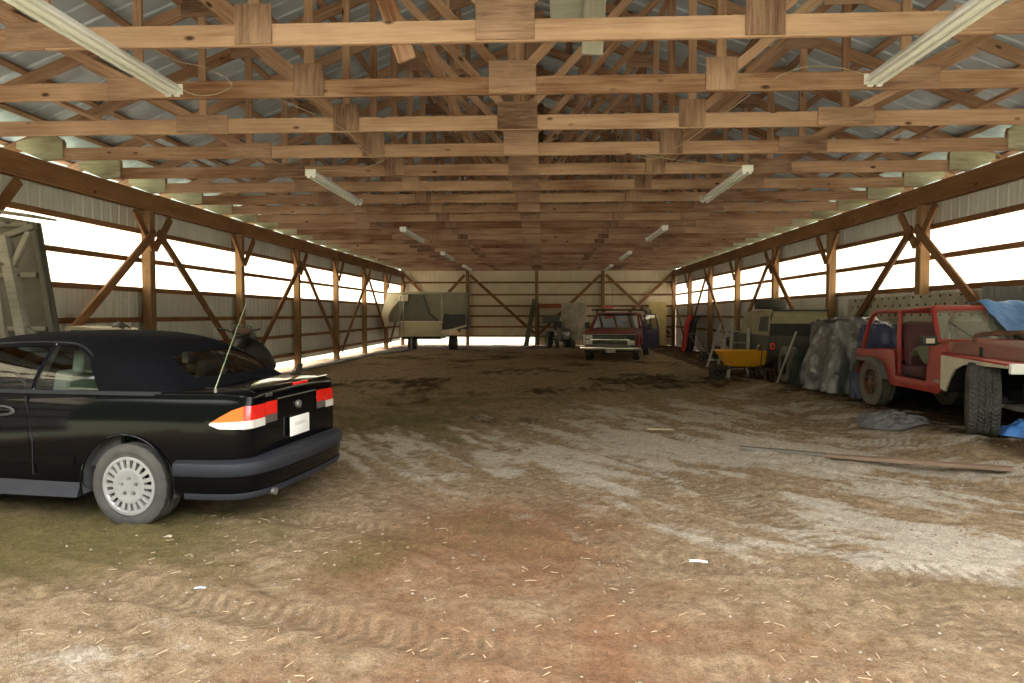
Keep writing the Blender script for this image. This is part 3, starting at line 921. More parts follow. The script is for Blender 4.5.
def convertible():
    t = thing('convertible', 'black two-door convertible with a closed cloth top, parked in the left foreground', 'car', (-2.92, 5.71, 0.0), R(172))
    # body: sections from tail to nose
    ST = [(-0.905, 0.66, 0.34, 0.93, 0.965), (-0.89, 0.70, 0.32, 0.975, 1.01), (-0.83, 0.765, 0.30, 0.99, 1.025), (-0.70, 0.81, 0.28, 1.0, 1.03), (-0.45, 0.84, 0.26, 1.0, 1.03), (-0.1, 0.855, 0.25, 1.0, 1.025), (0.4, 0.86, 0.25, 0.99, 1.0),
          (0.9, 0.86, 0.24, 0.98, 0.98), (1.4, 0.86, 0.24, 0.965, 0.97), (1.9, 0.855, 0.24, 0.95, 0.96), (2.3, 0.85, 0.25, 0.90, 0.94), (2.8, 0.83, 0.27, 0.83, 0.87), (3.2, 0.78, 0.28, 0.76, 0.79), (3.45, 0.66, 0.30, 0.68, 0.70), (3.55, 0.50, 0.34, 0.58, 0.60)]
    ctrl = []
    for x, yw, zb, zl, zd in ST:
        h = [(0, zb), (0.6 * yw, zb), (0.93 * yw, zb + 0.02), (0.985 * yw, zb + 0.16), (yw, (zb + zl) / 2), (0.99 * yw, zl - 0.17), (0.955 * yw, zl - 0.04), (0.90 * yw, zl + 0.005), (0.5 * yw, zd - 0.01), (0, zd)]
        ctrl.append([(x, -y, z) for y, z in h[::-1]] + [(x, y, z) for y, z in h[1:]])
    G = crs(crs(np.array(ctrl), 76, 0), 58, 1)
    bm = grid_bm(G, True, True)
    # wheel arches
    for cx in (0.0, 2.60):
        circ = [(cx + 0.375 * math.cos(a), 0.315 + 0.375 * math.sin(a)) for a in np.linspace(0, 2 * math.pi, 25)[:-1]]
        fs = region(bm, circ, (0, 2), lambda c, n: abs(c.y) > 0.42)
        bmesh.ops.delete(bm, geom=fs, context='FACES')
    # cockpit opening below the top
    fs = [f for f in bm.faces if 0.1 < f.calc_center_median().x < 1.75 and f.normal.z > 0.6 and f.calc_center_median().z > 0.9 and abs(f.calc_center_median().y) < 0.74]
    bmesh.ops.delete(bm, geom=fs, context='FACES')
    # tail lamps: a wedge on the flank and a block on the rear
    fl = lambda c, n: abs(c.y) > 0.55 and c.x > -0.875
    rearf = lambda c, n: c.x < -0.87
    for s, nm in ((1, 'left'), (-1, 'right')):
        sd = lambda c, n, s=s: c.y * s > 0.5 and c.x < -0.3
        for poly, m, part in [([(-0.91, 0.795), (-0.91, 0.90), (-0.865, 0.90), (-0.865, 0.795)], M_RED, 'brake_lamp_lens'),
                              ([(-0.865, 0.795), (-0.865, 0.90), (-0.80, 0.875), (-0.66, 0.79)], M_ORANGE, 'indicator_lens'),
                              ([(-0.91, 0.735), (-0.91, 0.795), (-0.75, 0.793), (-0.66, 0.79), (-0.65, 0.775), (-0.72, 0.745)], M_CLEAR, 'reversing_lamp_lens')]:
            r = region(bm, poly, (0, 2), sd)
            if r: carve(bm, r, part, m, t, 0.004)
        yy = lambda a, b_, c_, d: [(s * a, c_), (s * b_, c_), (s * b_, d), (s * a, d)]
        for poly, m, part in [(yy(0.505, 0.74, 0.795, 0.90), M_RED, 'tail_lamp_lens'), (yy(0.505, 0.74, 0.735, 0.795), M_CLEAR, 'reversing_lens'), (yy(0.33, 0.50, 0.805, 0.905), M_RED, 'lid_lamp_lens'), (yy(0.33, 0.50, 0.745, 0.805), M_SMOKE, 'fog_lamp_lens')]:
            r = region(bm, poly, (1, 2), lambda c, n: c.x < -0.86 and n.x < -0.2)
            if r: carve(bm, r, part, m, t, 0.005)
    # doors
    for s in (1, -1):
        r = region(bm, [(0.79, 0.36), (1.95, 0.36), (1.98, 0.955), (0.86, 0.975)], (0, 2), lambda c, n, s=s: c.y * s > 0.6 and c.z < 0.98)
        d = carve(bm, r, 'door', M_PAINT, t, 0.0025)
        B().ball((1.06, s * 0.862, 0.845), (0.10, 0.018, 0.026)).build('door_handle', M_PAINT, d)
        B().ball((1.06, s * 0.857, 0.842), (0.125, 0.012, 0.042)).build('handle_recess', M_INT, d)
        gp = B().bar((0.785, s * 0.861, 0.37), (0.785, s * 0.863, 0.62), 0.005, 0.008); gp.bar((0.785, s * 0.863, 0.62), (0.862, s * 0.836, 0.955), 0.005, 0.008)
        gp.build('shut_line', M_TRIM, d)
    fin('body', bm, M_PAINT, t, recalc=False, angle=40)
    # boot lid outline, third brake lamp, badge, plate
    tr = B().tube([(-0.50, -0.63, 1.022), (-0.85, -0.62, 1.01), (-0.885, -0.60, 0.985)], 0.004, 6); tr.tube([(-0.50, 0.63, 1.022), (-0.85, 0.62, 1.01), (-0.885, 0.60, 0.985)], 0.004, 6)
    tr.build('boot_seam', M_BLACK, t)
    sp = B().sweep([(-0.865, -0.60), (-0.905, -0.3), (-0.915, 0), (-0.905, 0.3), (-0.865, 0.60)], [(-0.05, 1.01), (0.0, 1.022), (0.02, 1.018), (0.012, 1.0), (-0.03, 0.99)])
    sp.build('boot_lip', M_PAINT, t, 0.002)
    B().box((-0.928, 0.0, 1.008), (0.03, 0.24, 0.022)).build('high_brake_lamp', M_RED, t, 0.004)
    B().box((-0.908, 0.0, 0.912), (0.012, 0.64, 0.008)).build('boot_handle_strip', M_STEEL, t, 0.003)
    B().lathe([(0, -0.932), (0.03, -0.93), (0.034, -0.922), (0.034, -0.90)], c=(0, 0, 0.83), axis='x', n=24).build('round_badge', M_STEEL, t)
    pl = B().box((-0.932, 0.015, 0.665), (0.012, 0.31, 0.155)).build('number_plate', M_PLATE, t, 0.004)
    fb = B()
    rnd = random.Random(3)
    for k in range(7):
        fb.box((-0.9385, 0.095 - k * 0.026, 0.68), (0.002, 0.012, 0.03 + rnd.uniform(-0.012, 0.004)))
    fb.build('plate_print', M_FAINT, pl)
    text_mesh('model_lettering', 'SAAB', 0.042, 0.001, M_STEEL, t, Matrix.Translation((-0.905, 0.44, 0.955)) @ Matrix(((0, 0, -1, 0), (-1, 0, 0, 0), (0, 1, 0, 0), (0, 0, 0, 1))))
    # bumper with its rubber strip wrapped round to the wheel arches
    pth = [(-0.40, 0.868), (-0.62, 0.858), (-0.79, 0.835), (-0.91, 0.77), (-0.985, 0.62), (-1.02, 0.35), (-1.03, 0), (-1.02, -0.35), (-0.985, -0.62), (-0.91, -0.77), (-0.79, -0.835), (-0.62, -0.858), (-0.40, -0.868)]
    P = [tuple(p) for p in crs(np.array(pth), 61, 0)]
    bu = B().sweep(P, [(0.06, 0.40), (-0.008, 0.405), (-0.016, 0.417), (-0.020, 0.465), (-0.012, 0.50), (0.03, 0.52), (0.14, 0.525)]).build('bumper', M_TRIM, t, 0.004, angle=30)
    B().sweep(P, [(0.10, 0.27), (0.02, 0.28), (0.0, 0.33), (0.0, 0.40), (0.06, 0.40)]).build('bumper_skirt', M_PAINT, bu, angle=30)
    B().sweep(P[2:-2], [(0.10, 0.235), (0.012, 0.24), (0.004, 0.262), (0.006, 0.282), (0.10, 0.283)]).build('rear_valance', M_TRIM, bu, angle=30)
    B().tube([(-0.5, 0.52, 0.255), (-0.95, 0.55, 0.25), (-1.02, 0.555, 0.248)], 0.026, 14).build('exhaust_pipe', M_STEEL, t)
    for s in (1, -1):
        B().sweep([(0.43, s * 0.862), (1.3, s * 0.866), (2.18, s * 0.855)], [(0, 0.455), (-0.012 * s, 0.46), (-0.012 * s, 0.515), (0, 0.52)]).build('rubbing_strip', M_PAINT, t)
        B().sweep([(0.40, s * 0.83), (1.3, s * 0.835), (2.2, s * 0.83)], [(0.05 * s, 0.215), (-0.022 * s, 0.22), (-0.03 * s, 0.25), (-0.024 * s, 0.325), (0.0, 0.335)]).build('sill', M_TRIM, t)
        # arch lips and wheel houses
        for cx in (0.0, 2.60):
            a = np.linspace(R(-12), R(192), 32)
            B().tube([(cx + 0.377 * math.cos(q), s * (0.862 if cx < 1 else 0.845), 0.315 + 0.377 * math.sin(q)) for q in a], 0.008, 8).build('arch_lip', M_PAINT, t)
            hb = B(); vs = []; fs = []
            for i, q in enumerate(a):
                for y in (0.45, 0.845): vs.append((cx + 0.385 * math.cos(q), s * y, 0.315 + 0.385 * math.sin(q)))
            for i in range(len(a) - 1): fs.append((2 * i, 2 * i + 1, 2 * i + 3, 2 * i + 2))
            hb.add(vs, fs); hb.build('wheel_house', M_FLARE0, t)
        wheel(t, (0, s * 0.728, 0.308), 0.312, 0.225, 0.205, s, 'hubcap')
        wheel(t, (2.60, s * 0.735, 0.308), 0.312, 0.195, 0.205, s, 'hubcap')
        B().ball((1.83, s * 0.95, 1.0), (0.06, 0.10, 0.065)).build('door_mirror', M_PAINT, t)
    B().box((1.0, 0, 0.30), (2.5, 1.3, 0.10)).build('floor_pan', M_BLACK, t)
    # soft top and glass
    GH = [(-0.50, 0.03, 0.62, 1.035), (-0.44, 0.07, 0.70, 1.05), (-0.28, 0.30, 0.80, 1.155), (-0.05, 0.44, 0.80, 1.285), (0.2, 0.50, 0.81, 1.37), (0.5, 0.535, 0.812, 1.418), (0.9, 0.55, 0.815, 1.432), (1.25, 0.55, 0.815, 1.415), (1.48, 0.545, 0.81, 1.375), (1.75, 0.58, 0.80, 1.235), (2.12, 0.60, 0.78, 0.985), (2.2, 0.60, 0.77, 0.945)]
    ctrl = []
    for x, yt, yb, zt_ in GH:
        zb = 0.995 - 0.02 * (x + 0.5) - 0.03
        hh = zt_ - zb
        h = [(yb, zb), (yb * 0.97 + yt * 0.03, zb + hh * 0.3), (yb * 0.72 + yt * 0.28, zb + hh * 0.62), (yb * 0.38 + yt * 0.62, zb + hh * 0.85), (yt * 0.93, zb + hh * 0.955), (yt * 0.5, zb + hh * 0.995), (0, zt_)]
        ctrl.append([(x, -y, z) for y, z in h] + [(x, y, z) for y, z in h[-2::-1]])
    G = crs(crs(np.array(ctrl), 64, 0), 52, 1)
    bm = grid_bm(G)
    for f in bm.faces:
        if f.normal.z < 0 and f.calc_center_median().z > 1.3: f.normal_flip()
    for s in (1, -1):
        sd = lambda c, n, s=s: c.y * s > 0.4
        r = region(bm, [(0.80, 0.985), (0.715, 1.325), (0.56, 1.325), (0.40, 1.25), (0.30, 1.10), (0.24, 0.985)], (0, 2), sd)
        carve(bm, r, 'quarter_window', M_GLASS, t, -0.004)
        r = region(bm, [(1.99, 0.965), (1.52, 1.30), (0.755, 1.325), (0.835, 0.985)], (0, 2), sd)
        carve(bm, r, 'door_window', M_GLASS, t, -0.004)
        B().bar((0.815, s * 0.812, 0.97), (0.733, s * 0.655, 1.335), 0.02, 0.035).build('window_pillar', M_STEEL, t, 0.003)
        rail = [(1.52, s * 0.66, 1.322), (1.1, s * 0.655, 1.345), (0.7, s * 0.65, 1.35), (0.52, s * 0.665, 1.33), (0.38, s * 0.71, 1.25), (0.28, s * 0.77, 1.11), (0.22, s * 0.81, 0.985)]
        B().tube([tuple(p) for p in crs(np.array(rail), 30, 0)], 0.008, 6).build('window_seal', M_TRIM, t)
        B().sweep([(-0.42, s * 0.70), (-0.25, s * 0.80), (0.2, s * 0.825), (1.0, s * 0.83), (1.98, s * 0.81)], [(0.008, 0.975), (-0.010, 0.98), (-0.010, 0.998), (0.008, 1.004)]).build('waist_moulding', M_TRIM, t)
    r = region(bm, [(-0.50, 1.085), (0.50, 1.085), (0.53, 1.15), (0.46, 1.235), (0.3, 1.265), (-0.3, 1.265), (-0.46, 1.235), (-0.53, 1.15)], (1, 2), lambda c, n: c.x < 0.12 and c.z > 1.05)
    carve(bm, r, 'rear_window', M_GLASS, t, -0.004)
    ws = region(bm, [(-0.52, 1.0), (0.52, 1.0), (0.50, 1.345), (-0.50, 1.345)], (1, 2), lambda c, n: c.x > 1.5 and n.x > 0.15)
    if ws: carve(bm, ws, 'windscreen', M_GLASS, t, -0.004)
    fin('soft_top', bm, M_SOFT, t, recalc=False, angle=50)
    # cabin
    B().box((0.95, 0, 0.45), (1.7, 1.46, 0.05)).build('cabin_floor', M_INT, t)
    for s in (1, -1):
        B().box((1.0, s * 0.76, 0.68), (1.8, 0.04, 0.5)).build('door_card', M_INT, t, 0.01)
        st = B().box((1.15, s * 0.36, 0.58), (0.52, 0.50, 0.16)).build('front_seat', M_SEAT, t, 0.05, segs=3)
        B().box((0.83, s * 0.36, 0.85), (0.15, 0.48, 0.55), (0, R(-14), 0)).build('seat_back', M_SEAT, st, 0.05, segs=3)
        hb = B().box((0.72, s * 0.36, 1.19), (0.10, 0.28, 0.19), (0, R(-8), 0)).build('headrest', M_SEAT, st, 0.035, segs=3)
        rs = B().box((0.20, s * 0.33, 0.80), (0.16, 0.56, 0.46), (0, R(-18), 0)).build('rear_seat', M_SEAT, t, 0.05, segs=3)
        B().box((0.12, s * 0.33, 1.09), (0.10, 0.26, 0.15), (0, R(-10), 0)).build('headrest', M_SEAT, rs, 0.035, segs=3)
    B().box((1.85, 0, 0.88), (0.34, 1.44, 0.14)).build('dashboard', M_INT, t, 0.03)
    sw = [(1.52 + 0.06 * math.sin(a), 0.36 + 0.18 * math.cos(a), 0.93 + 0.17 * math.sin(a)) for a in np.linspace(0, 2 * math.pi, 25)[:-1]]
    b = B().tube(sw, 0.014, 8, closed=True); b.bar((1.52, 0.20, 0.93), (1.52, 0.52, 0.93), 0.03, 0.03); b.bar((1.52, 0.36, 0.93), (1.8, 0.36, 0.88), 0.04, 0.04)
    b.build('steering_wheel', M_INT, t)
    # aerial on the left rear wing
    B().tube([(-0.66, 0.745, 0.985), (-0.66, 0.745, 1.03)], 0.011, 10).build('aerial_base', M_STEEL, t)
    B().tube([(-0.66, 0.745, 1.03), (-0.76, 0.73, 1.30), (-0.90, 0.71, 1.66)], [0.005, 0.004, 0.0028], 6).build('aerial', M_CHROME, t)
    # front lamps and bumper (out of the photo)
    for s in (1, -1):
        B().ball((3.36, s * 0.56, 0.63), (0.10, 0.16, 0.06)).build('headlamp', M_CLEAR, t)
    fp = [(2.98, 0.83), (3.25, 0.80), (3.48, 0.68), (3.60, 0.40), (3.63, 0), (3.60, -0.40), (3.48, -0.68), (3.25, -0.80), (2.98, -0.83)]
    B().sweep([tuple(p) for p in crs(np.array(fp), 41, 0)], [(-0.08, 0.30), (0.0, 0.32), (0.03, 0.42), (0.02, 0.52), (-0.08, 0.54)]).build('front_bumper', M_TRIM, t, angle=30)
    return t
convertible()
# ------------------------------------------------------------------ red open off-roader by the right wall
M_JRED = mat('faded_red_paint', (0.36, 0.032, 0.025), 0.4, var=0.35, vscale=5, bump=0.04, bscale=40)
M_JDUST = mat('dusty_red_paint', (0.27, 0.075, 0.055), 0.7, var=0.45, vscale=4, col2=(0.19, 0.12, 0.095))
M_BEIGE = mat('beige_primer', (0.60, 0.55, 0.44), 0.6, var=0.2, vscale=5)
M_FLARE = mat('grey_flare', (0.16, 0.155, 0.15), 0.7, var=0.3, vscale=6)
M_DGLASS = mat('dusty_glass', (0.30, 0.31, 0.27), 0.25, alpha=0.55, var=0.25, vscale=3)
M_SEATD = mat('maroon_seat', (0.10, 0.035, 0.04), 0.8, var=0.3, vscale=7)
M_DUSTTYRE = mat('dusty_tyre', (0.16, 0.135, 0.11), 0.9, var=0.5, vscale=6, bump=0.1, bscale=50)
M_WHITE2 = mat('white_paint', (0.80, 0.80, 0.78), 0.5, var=0.1)

def red_jeep():
    t = thing('off_road_car', 'open red off-road car with roll bars and no doors on the right', 'car', (5.55, 10.55, 0.20), R(-90))
    outl = [(-0.42, 0.45), (-0.42, 0.84), (0.70, 0.86), (0.74, 0.54), (0.79, 0.51), (1.52, 0.50), (1.57, 0.54), (1.62, 0.99), (1.97, 1.01), (1.97, 0.62), (1.92, 0.46), (1.80, 0.38), (0.66, 0.38),
            (0.55, 0.46), (0.44, 0.58), (0.28, 0.66), (-0.24, 0.66), (-0.38, 0.56)]
    for s in (1, -1):
        bs = B().prism(outl, s * 0.64, s * 0.67).build('tub_side', M_JRED, t, 0.006)
        # rolled edge of the door opening
        B().tube([(0.71, s * 0.662, 0.85), (0.755, s * 0.662, 0.55), (0.80, s * 0.662, 0.515), (1.50, s * 0.662, 0.505), (1.56, s * 0.662, 0.545), (1.62, s * 0.662, 0.98)], 0.013, 6).build('door_edge', M_JRED, bs)
        fl = [(-0.46, 0.50), (-0.36, 0.66), (-0.22, 0.735), (0.25, 0.735), (0.44, 0.68), (0.60, 0.46), (0.54, 0.46), (0.40, 0.62), (0.24, 0.675), (-0.20, 0.675), (-0.32, 0.61), (-0.41, 0.48)]
        B().prism(fl, s * 0.665, s * 0.76).build('rear_flare', M_FLARE, t, 0.012)
        # front wing: a flat top with a cut-out side
        wg = [(1.97, 0.885), (1.97, 0.47), (2.06, 0.44), (2.15, 0.60), (2.25, 0.72), (2.42, 0.79), (2.88, 0.80), (3.15, 0.80), (3.17, 0.845)]
        fw = B().prism(wg, s * 0.70, s * 0.73).build('front_wing', M_BEIGE, t, 0.006)
        B().prism([(1.97, 0.875), (3.17, 0.83), (3.17, 0.855), (1.97, 0.905)], s * 0.45, s * 0.735).build('wing_top', M_JRED, fw, 0.006)
        B().prism([(1.97, 0.46), (1.97, 0.88), (2.25, 0.85), (2.25, 0.74), (2.14, 0.60), (2.06, 0.45)], s * 0.42, s * 0.698).build('inner_wing', M_DARK, fw)
        B().box((3.20, s * 0.62, 0.80), (0.05, 0.2, 0.11)).build('side_lamp', M_WHITE2, fw, 0.01)
        B().bar((2.62, s * 0.60, 0.858), (3.14, s * 0.62, 0.845), 0.012, 0.02).build('wing_bolts', M_DARK, fw)
        # wheel-house behind the rear wheel
        B().prism([(-0.36, 0.50), (-0.24, 0.70), (0.28, 0.70), (0.5, 0.48)], s * 0.36, s * 0.42).build('wheel_house', M_DARK, t)
        B().box((1.55, s * 0.60, 0.415), (0.5, 0.10, 0.05)).build('rock_step', M_FLARE, t, 0.01)
    B().box2((-0.42, -0.64, 0.42), (1.97, 0.64, 0.46)).build('tub_floor', M_DARK, t)
    B().prism([(-0.64, 0.44), (0.64, 0.44), (0.64, 0.84), (-0.64, 0.84)], -0.42, -0.39, 'x').build('tailgate', M_JRED, t, 0.005)
    for s in (1, -1):
        B().box2((-0.38, s * 0.42, 0.66), (0.55, s * 0.64, 0.72)).build('wheel_box', M_DARK, t, 0.01)
    # cowl, bonnet, grille
    cb = B().prism([(1.60, 0.60), (1.62, 0.99), (1.72, 1.01), (1.97, 1.03), (1.97, 0.60)], -0.64, 0.64)
    cb.build('cowl', M_JDUST, t, 0.012)
    G = []
    for x, hw, z in [(1.96, 0.60, 1.035), (2.2, 0.58, 1.045), (2.6, 0.52, 1.03), (2.95, 0.47, 1.005), (3.10, 0.45, 0.985)]:
        G.append([(x, -hw, 0.86), (x, -hw, z - 0.07), (x, -hw + 0.03, z - 0.02), (x, -hw * 0.8, z), (x, 0, z + 0.015), (x, hw * 0.8, z), (x, hw - 0.03, z - 0.02), (x, hw, z - 0.07), (x, hw, 0.86)])
    bm = grid_bm(crs(crs(np.array(G), 15, 0), 33, 1), True, True)
    hood = fin('bonnet', bm, M_JDUST, t)
    for s in (1, -1):
        B().box((2.45, s * 0.555, 0.93), (0.04, 0.02, 0.12)).build('bonnet_catch', M_DARK, hood, 0.004)
    B().tube([tuple(p) for p in crs(np.array([(2.12, -0.42, 1.03), (2.12, -0.42, 1.09), (2.2, -0.40, 1.13), (2.6, -0.22, 1.16), (3.0, 0.1, 1.17), (3.05, 0.45, 1.15)]), 24, 0)], 0.028, 10).build('rusty_pipe', M_RUST, hood)
    g = B().box2((3.08, -0.44, 0.55), (3.14, 0.44, 0.97))
    gr = g.build('grille', M_JRED, t, 0.015)
    sb = B()
    for k in range(7): sb.box((3.145, -0.21 + k * 0.07, 0.76), (0.02, 0.035, 0.26))
    sb.build('grille_slots', M_BLACK, gr)
    for s in (1, -1):
        B().lathe([(0, 3.16), (0.07, 3.155), (0.085, 3.15), (0.085, 3.10)], c=(0, s * 0.34, 0.80), axis='x', n=24).build('headlamp', M_CLEAR, gr)
    B().box((3.35, 0, 0.58), (0.12, 1.30, 0.13)).build('front_bumper', M_DARK, t, 0.015)
    # windscreen
    for s in (1, -1):
        pass
    def wp(y, h):                                                # point on the raked windscreen plane
        return (1.76 - 0.22 * h, y, 1.01 + 0.45 * h)
    fb = B()
    for a, b_ in [((-0.64, 0), (-0.60, 1)), ((0.64, 0), (0.60, 1)), ((-0.64, 0.04), (0.64, 0.04)), ((-0.61, 0.97), (0.61, 0.97))]:
        fb.bar(wp(*a), wp(*b_), 0.05, 0.065)
    ws = fb.build('windscreen_frame', M_JRED, t, 0.012)
    gl = B(); gl.add([wp(-0.61, 0.06), wp(0.61, 0.06), wp(0.58, 0.95), wp(-0.58, 0.95)], [(0, 1, 2, 3)])
    gl.build('windscreen', M_DGLASS, ws)
    for y0, y1 in ((-0.20, -0.50), (0.35, 0.05)):
        B().bar((1.79, y0, 1.05), (1.70, y1, 1.27), 0.014, 0.018).build('wiper', M_BLACK, ws)
    # roll cage
    rb = B()
    rb.tube([tuple(p) for p in crs(np.array([(0.70, -0.58, 0.5), (0.70, -0.58, 1.30), (0.70, -0.54, 1.39), (0.70, -0.45, 1.41), (0.70, 0.45, 1.41), (0.70, 0.54, 1.39), (0.70, 0.58, 1.30), (0.70, 0.58, 0.5)]), 46, 0)], 0.034, 10)
    rb.build('roll_hoop', M_JRED, t)
    for s in (1, -1):
        B().tube([tuple(p) for p in crs(np.array([(-0.34, s * 0.6, 0.80), (-0.26, s * 0.6, 1.05), (-0.12, s * 0.59, 1.30), (0.0, s * 0.585, 1.38), (0.15, s * 0.58, 1.405), (0.70, s * 0.56, 1.40)]), 30, 0)], 0.03, 10).build('rear_roll_bar', M_JRED, t)
        B().tube([(0.70, s * 0.55, 1.40), (1.1, s * 0.57, 1.43), (1.54, s * 0.59, 1.445)], 0.03, 10).build('side_roll_bar', M_JRED, t)
        st = B().box((0.98, s * 0.32, 0.60), (0.50, 0.46, 0.16)).build('seat', M_SEATD, t, 0.05, segs=3)
        B().box((0.78, s * 0.32, 0.96), (0.16, 0.44, 0.62), (0, R(-10), 0)).build('seat_back', M_SEATD, st, 0.06, segs=3)
        mm = B().box((1.83, s * 0.80, 1.04), (0.07, 0.20, 0.12)).build('door_mirror', M_BLACK, t, 0.03, segs=3)
        B().box((1.868, s * 0.80, 1.04), (0.006, 0.10, 0.06)).build('mirror_reflection', M_BEIGE, mm)  # pale patch painted on as the mirror's reflection
        B().bar((1.80, s * 0.66, 1.0), (1.83, s * 0.72, 1.03), 0.02, 0.02).build('mirror_arm', M_BLACK, mm)
    b = B().tube([(1.42 + 0.05 * math.sin(a), 0.32 + 0.18 * math.cos(a), 1.0 + 0.17 * math.sin(a)) for a in np.linspace(0, 2 * math.pi, 25)[:-1]], 0.014, 8, closed=True)
    b.bar((1.42, 0.32, 1.0), (1.65, 0.32, 0.94), 0.04, 0.04); b.bar((1.42, 0.15, 1.0), (1.42, 0.49, 1.0), 0.02, 0.02)
    b.build('steering_wheel', M_BLACK, t)
    text_mesh('name_lettering', 'Jeep', 0.075, 0.002, M_ALLOY, t, Matrix.Translation((1.79, -0.673, 0.545)) @ Matrix(((1, 0, 0, 0), (0, 0, -1, 0), (0, 1, 0, 0), (0, 0, 0, 1))))
    # chassis and axles
    for s in (1, -1):
        B().bar((-0.45, s * 0.36, 0.42), (3.3, s * 0.36, 0.48), 0.07, 0.11).build('chassis_rail', M_DARK, t)
    B().tube([(0, -0.6, 0.36), (0, 0.6, 0.36)], 0.045, 10).build('rear_axle', M_DARK, t)
    B().tube([(2.65, -0.56, 0.41), (2.65, 0.56, 0.41)], 0.045, 10).build('front_axle', M_DARK, t)
    B().box((2.6, 0, 0.66), (0.7, 0.55, 0.4)).build('engine', M_DARK, t, 0.05)
    for s in (1, -1):
        wheel(t, (0, s * 0.545, 0.355), 0.36, 0.23, 0.20, s, 'steel', 'road', rim_m=M_RUST, tm=M_DUSTTYRE, vents=True)
        wheel(t, (2.62, s * 0.63, 0.415), 0.415, 0.31, 0.20, s, 'steel', 'mud', rot=-0.5, rim_m=M_RUST)
    return t
red_jeep()

M_BLUE = mat('blue_tarp', (0.06, 0.19, 0.55), 0.35, var=0.35, vscale=7, bump=0.5, bscale=26, col2=(0.12, 0.28, 0.62))
M_NAVY = mat('dark_blue_tarp', (0.018, 0.03, 0.11), 0.45, var=0.3, vscale=6, bump=0.4, bscale=18)
M_SILVER = mat('silver_tarp', (0.20, 0.20, 0.215), 0.34, 0.45, var=0.4, vscale=5, bump=1.0, bscale=9)
M_POLY = mat('dusty_plastic_sheet', (0.30, 0.30, 0.31), 0.25, alpha=0.75, var=0.5, vscale=9, bump=1.0, bscale=14)

def drape(name, cx, cy, rx, ry, hgt, m, lab, cat, seed=0, folds=11, depth=0.10, flare=0.28, base=None, p=2.6, top_n=0.05, squash=None):
    """a sheet thrown over a heap: flat-topped, falling in folds to the ground"""
    NS, NT = 60, 220
    vs = []; fs = []
    for i in range(NS + 1):
        s = i / NS
        for k in range(NT):
            t = 2 * math.pi * k / NT
            c, sn = math.cos(t), math.sin(t)
            e = (abs(c) ** p + abs(sn) ** p) ** (-1 / p)
            if s < 0.45:
                r = s / 0.45 * 0.92; z = hgt * (1 - 0.06 * (s / 0.45) ** 2)
            else:
                q = (s - 0.45) / 0.55
                r = 0.92 + 0.08 * math.sin(min(q * 3, 1) * math.pi / 2) + flare * q ** 2.2
                z = hgt * 0.94 * (1 - q) ** 1.0
                r += depth * q ** 0.7 * (0.55 * math.sin(folds * t + 3 * mnoise.noise((c * 1.3 + seed, sn * 1.3, q * 1.2))) + 0.6 * mnoise.noise((c * 4.5 + seed, sn * 4.5, q * 2.5)))
            x = cx + rx * r * e * c; y = cy + ry * r * e * sn
            g = float(ground(x, y)) + 0.025
            rid = (1 - 2.4 * abs(mnoise.noise((x * 3.1 + seed, y * 3.1, z * 2.2)))) * 0.06 + (1 - 2.4 * abs(mnoise.noise((x * 7 + seed, y * 7, z * 4 + 7)))) * 0.03
            nz = mnoise.noise((x * 2.2 + seed, y * 2.2, z * 2.0)) * 0.14 + mnoise.noise((x * 6 + seed, y * 6, z * 5)) * top_n + rid
            if s > 0.4:
                x -= rid * c * 0.9; y -= rid * sn * 0.9
            zz = g + max(z + nz * (1 if s < 0.95 else 0.2), 0.004)
            x += 0.05 * mnoise.noise((x * 5, y * 5 + seed, zz * 4)); y += 0.05 * mnoise.noise((x * 5 + 9, y * 5 + seed, zz * 4))
            vs.append((x - cx, y - cy, zz))
    for i in range(NS):
        for k in range(NT):
            fs.append((i * NT + k, i * NT + (k + 1) % NT, (i + 1) * NT + (k + 1) % NT, (i + 1) * NT + k))
    b = B(); b.add(vs, fs)
    o = b.build(name, m, angle=80)
    o.location = (cx, cy, 0)
    return tag(o, lab, cat)
drape('silver_tarp', 5.50, 12.55, 0.60, 1.05, 1.20, M_SILVER, 'crumpled silver-grey tarp draped over a heap behind the red off-road car', 'tarp', 3, 9, 0.20, 0.22)
drape('blue_tarp', 5.62, 11.28, 0.62, 0.16, 1.13, M_NAVY, 'dark blue tarp hanging behind the tailgate of the red off-road car', 'tarp', 8, 7, 0.06, 0.2)

def sheet(name, P, nu, nv, m, lab, cat, amp=0.03, fr=5, seed=0, thick=0.004):
    """a loose sheet through a grid of control points, with creases"""
    G = crs(crs(np.array(P, float), nu, 0), nv, 1)
    c = G.reshape(-1, 3).mean(0)
    for i in range(nu):
        for j in range(nv):
            q = G[i, j]
            G[i, j, 2] += amp * (mnoise.noise((q[0] * fr + seed, q[1] * fr, q[2] * fr)) + 0.6 * mnoise.noise((q[0] * fr * 2.3, q[1] * fr * 2.3 + seed, q[2] * fr)))
            G[i, j, 1] += amp * 0.6 * mnoise.noise((q[0] * fr, q[1] * fr + 3 + seed, q[2] * fr))
    bm = grid_bm(G - c)
    bmesh.ops.solidify(bm, geom=bm.faces[:], thickness=thick)
    o = fin(name, bm, m, angle=70)
    o.location = c
    return tag(o, lab, cat)
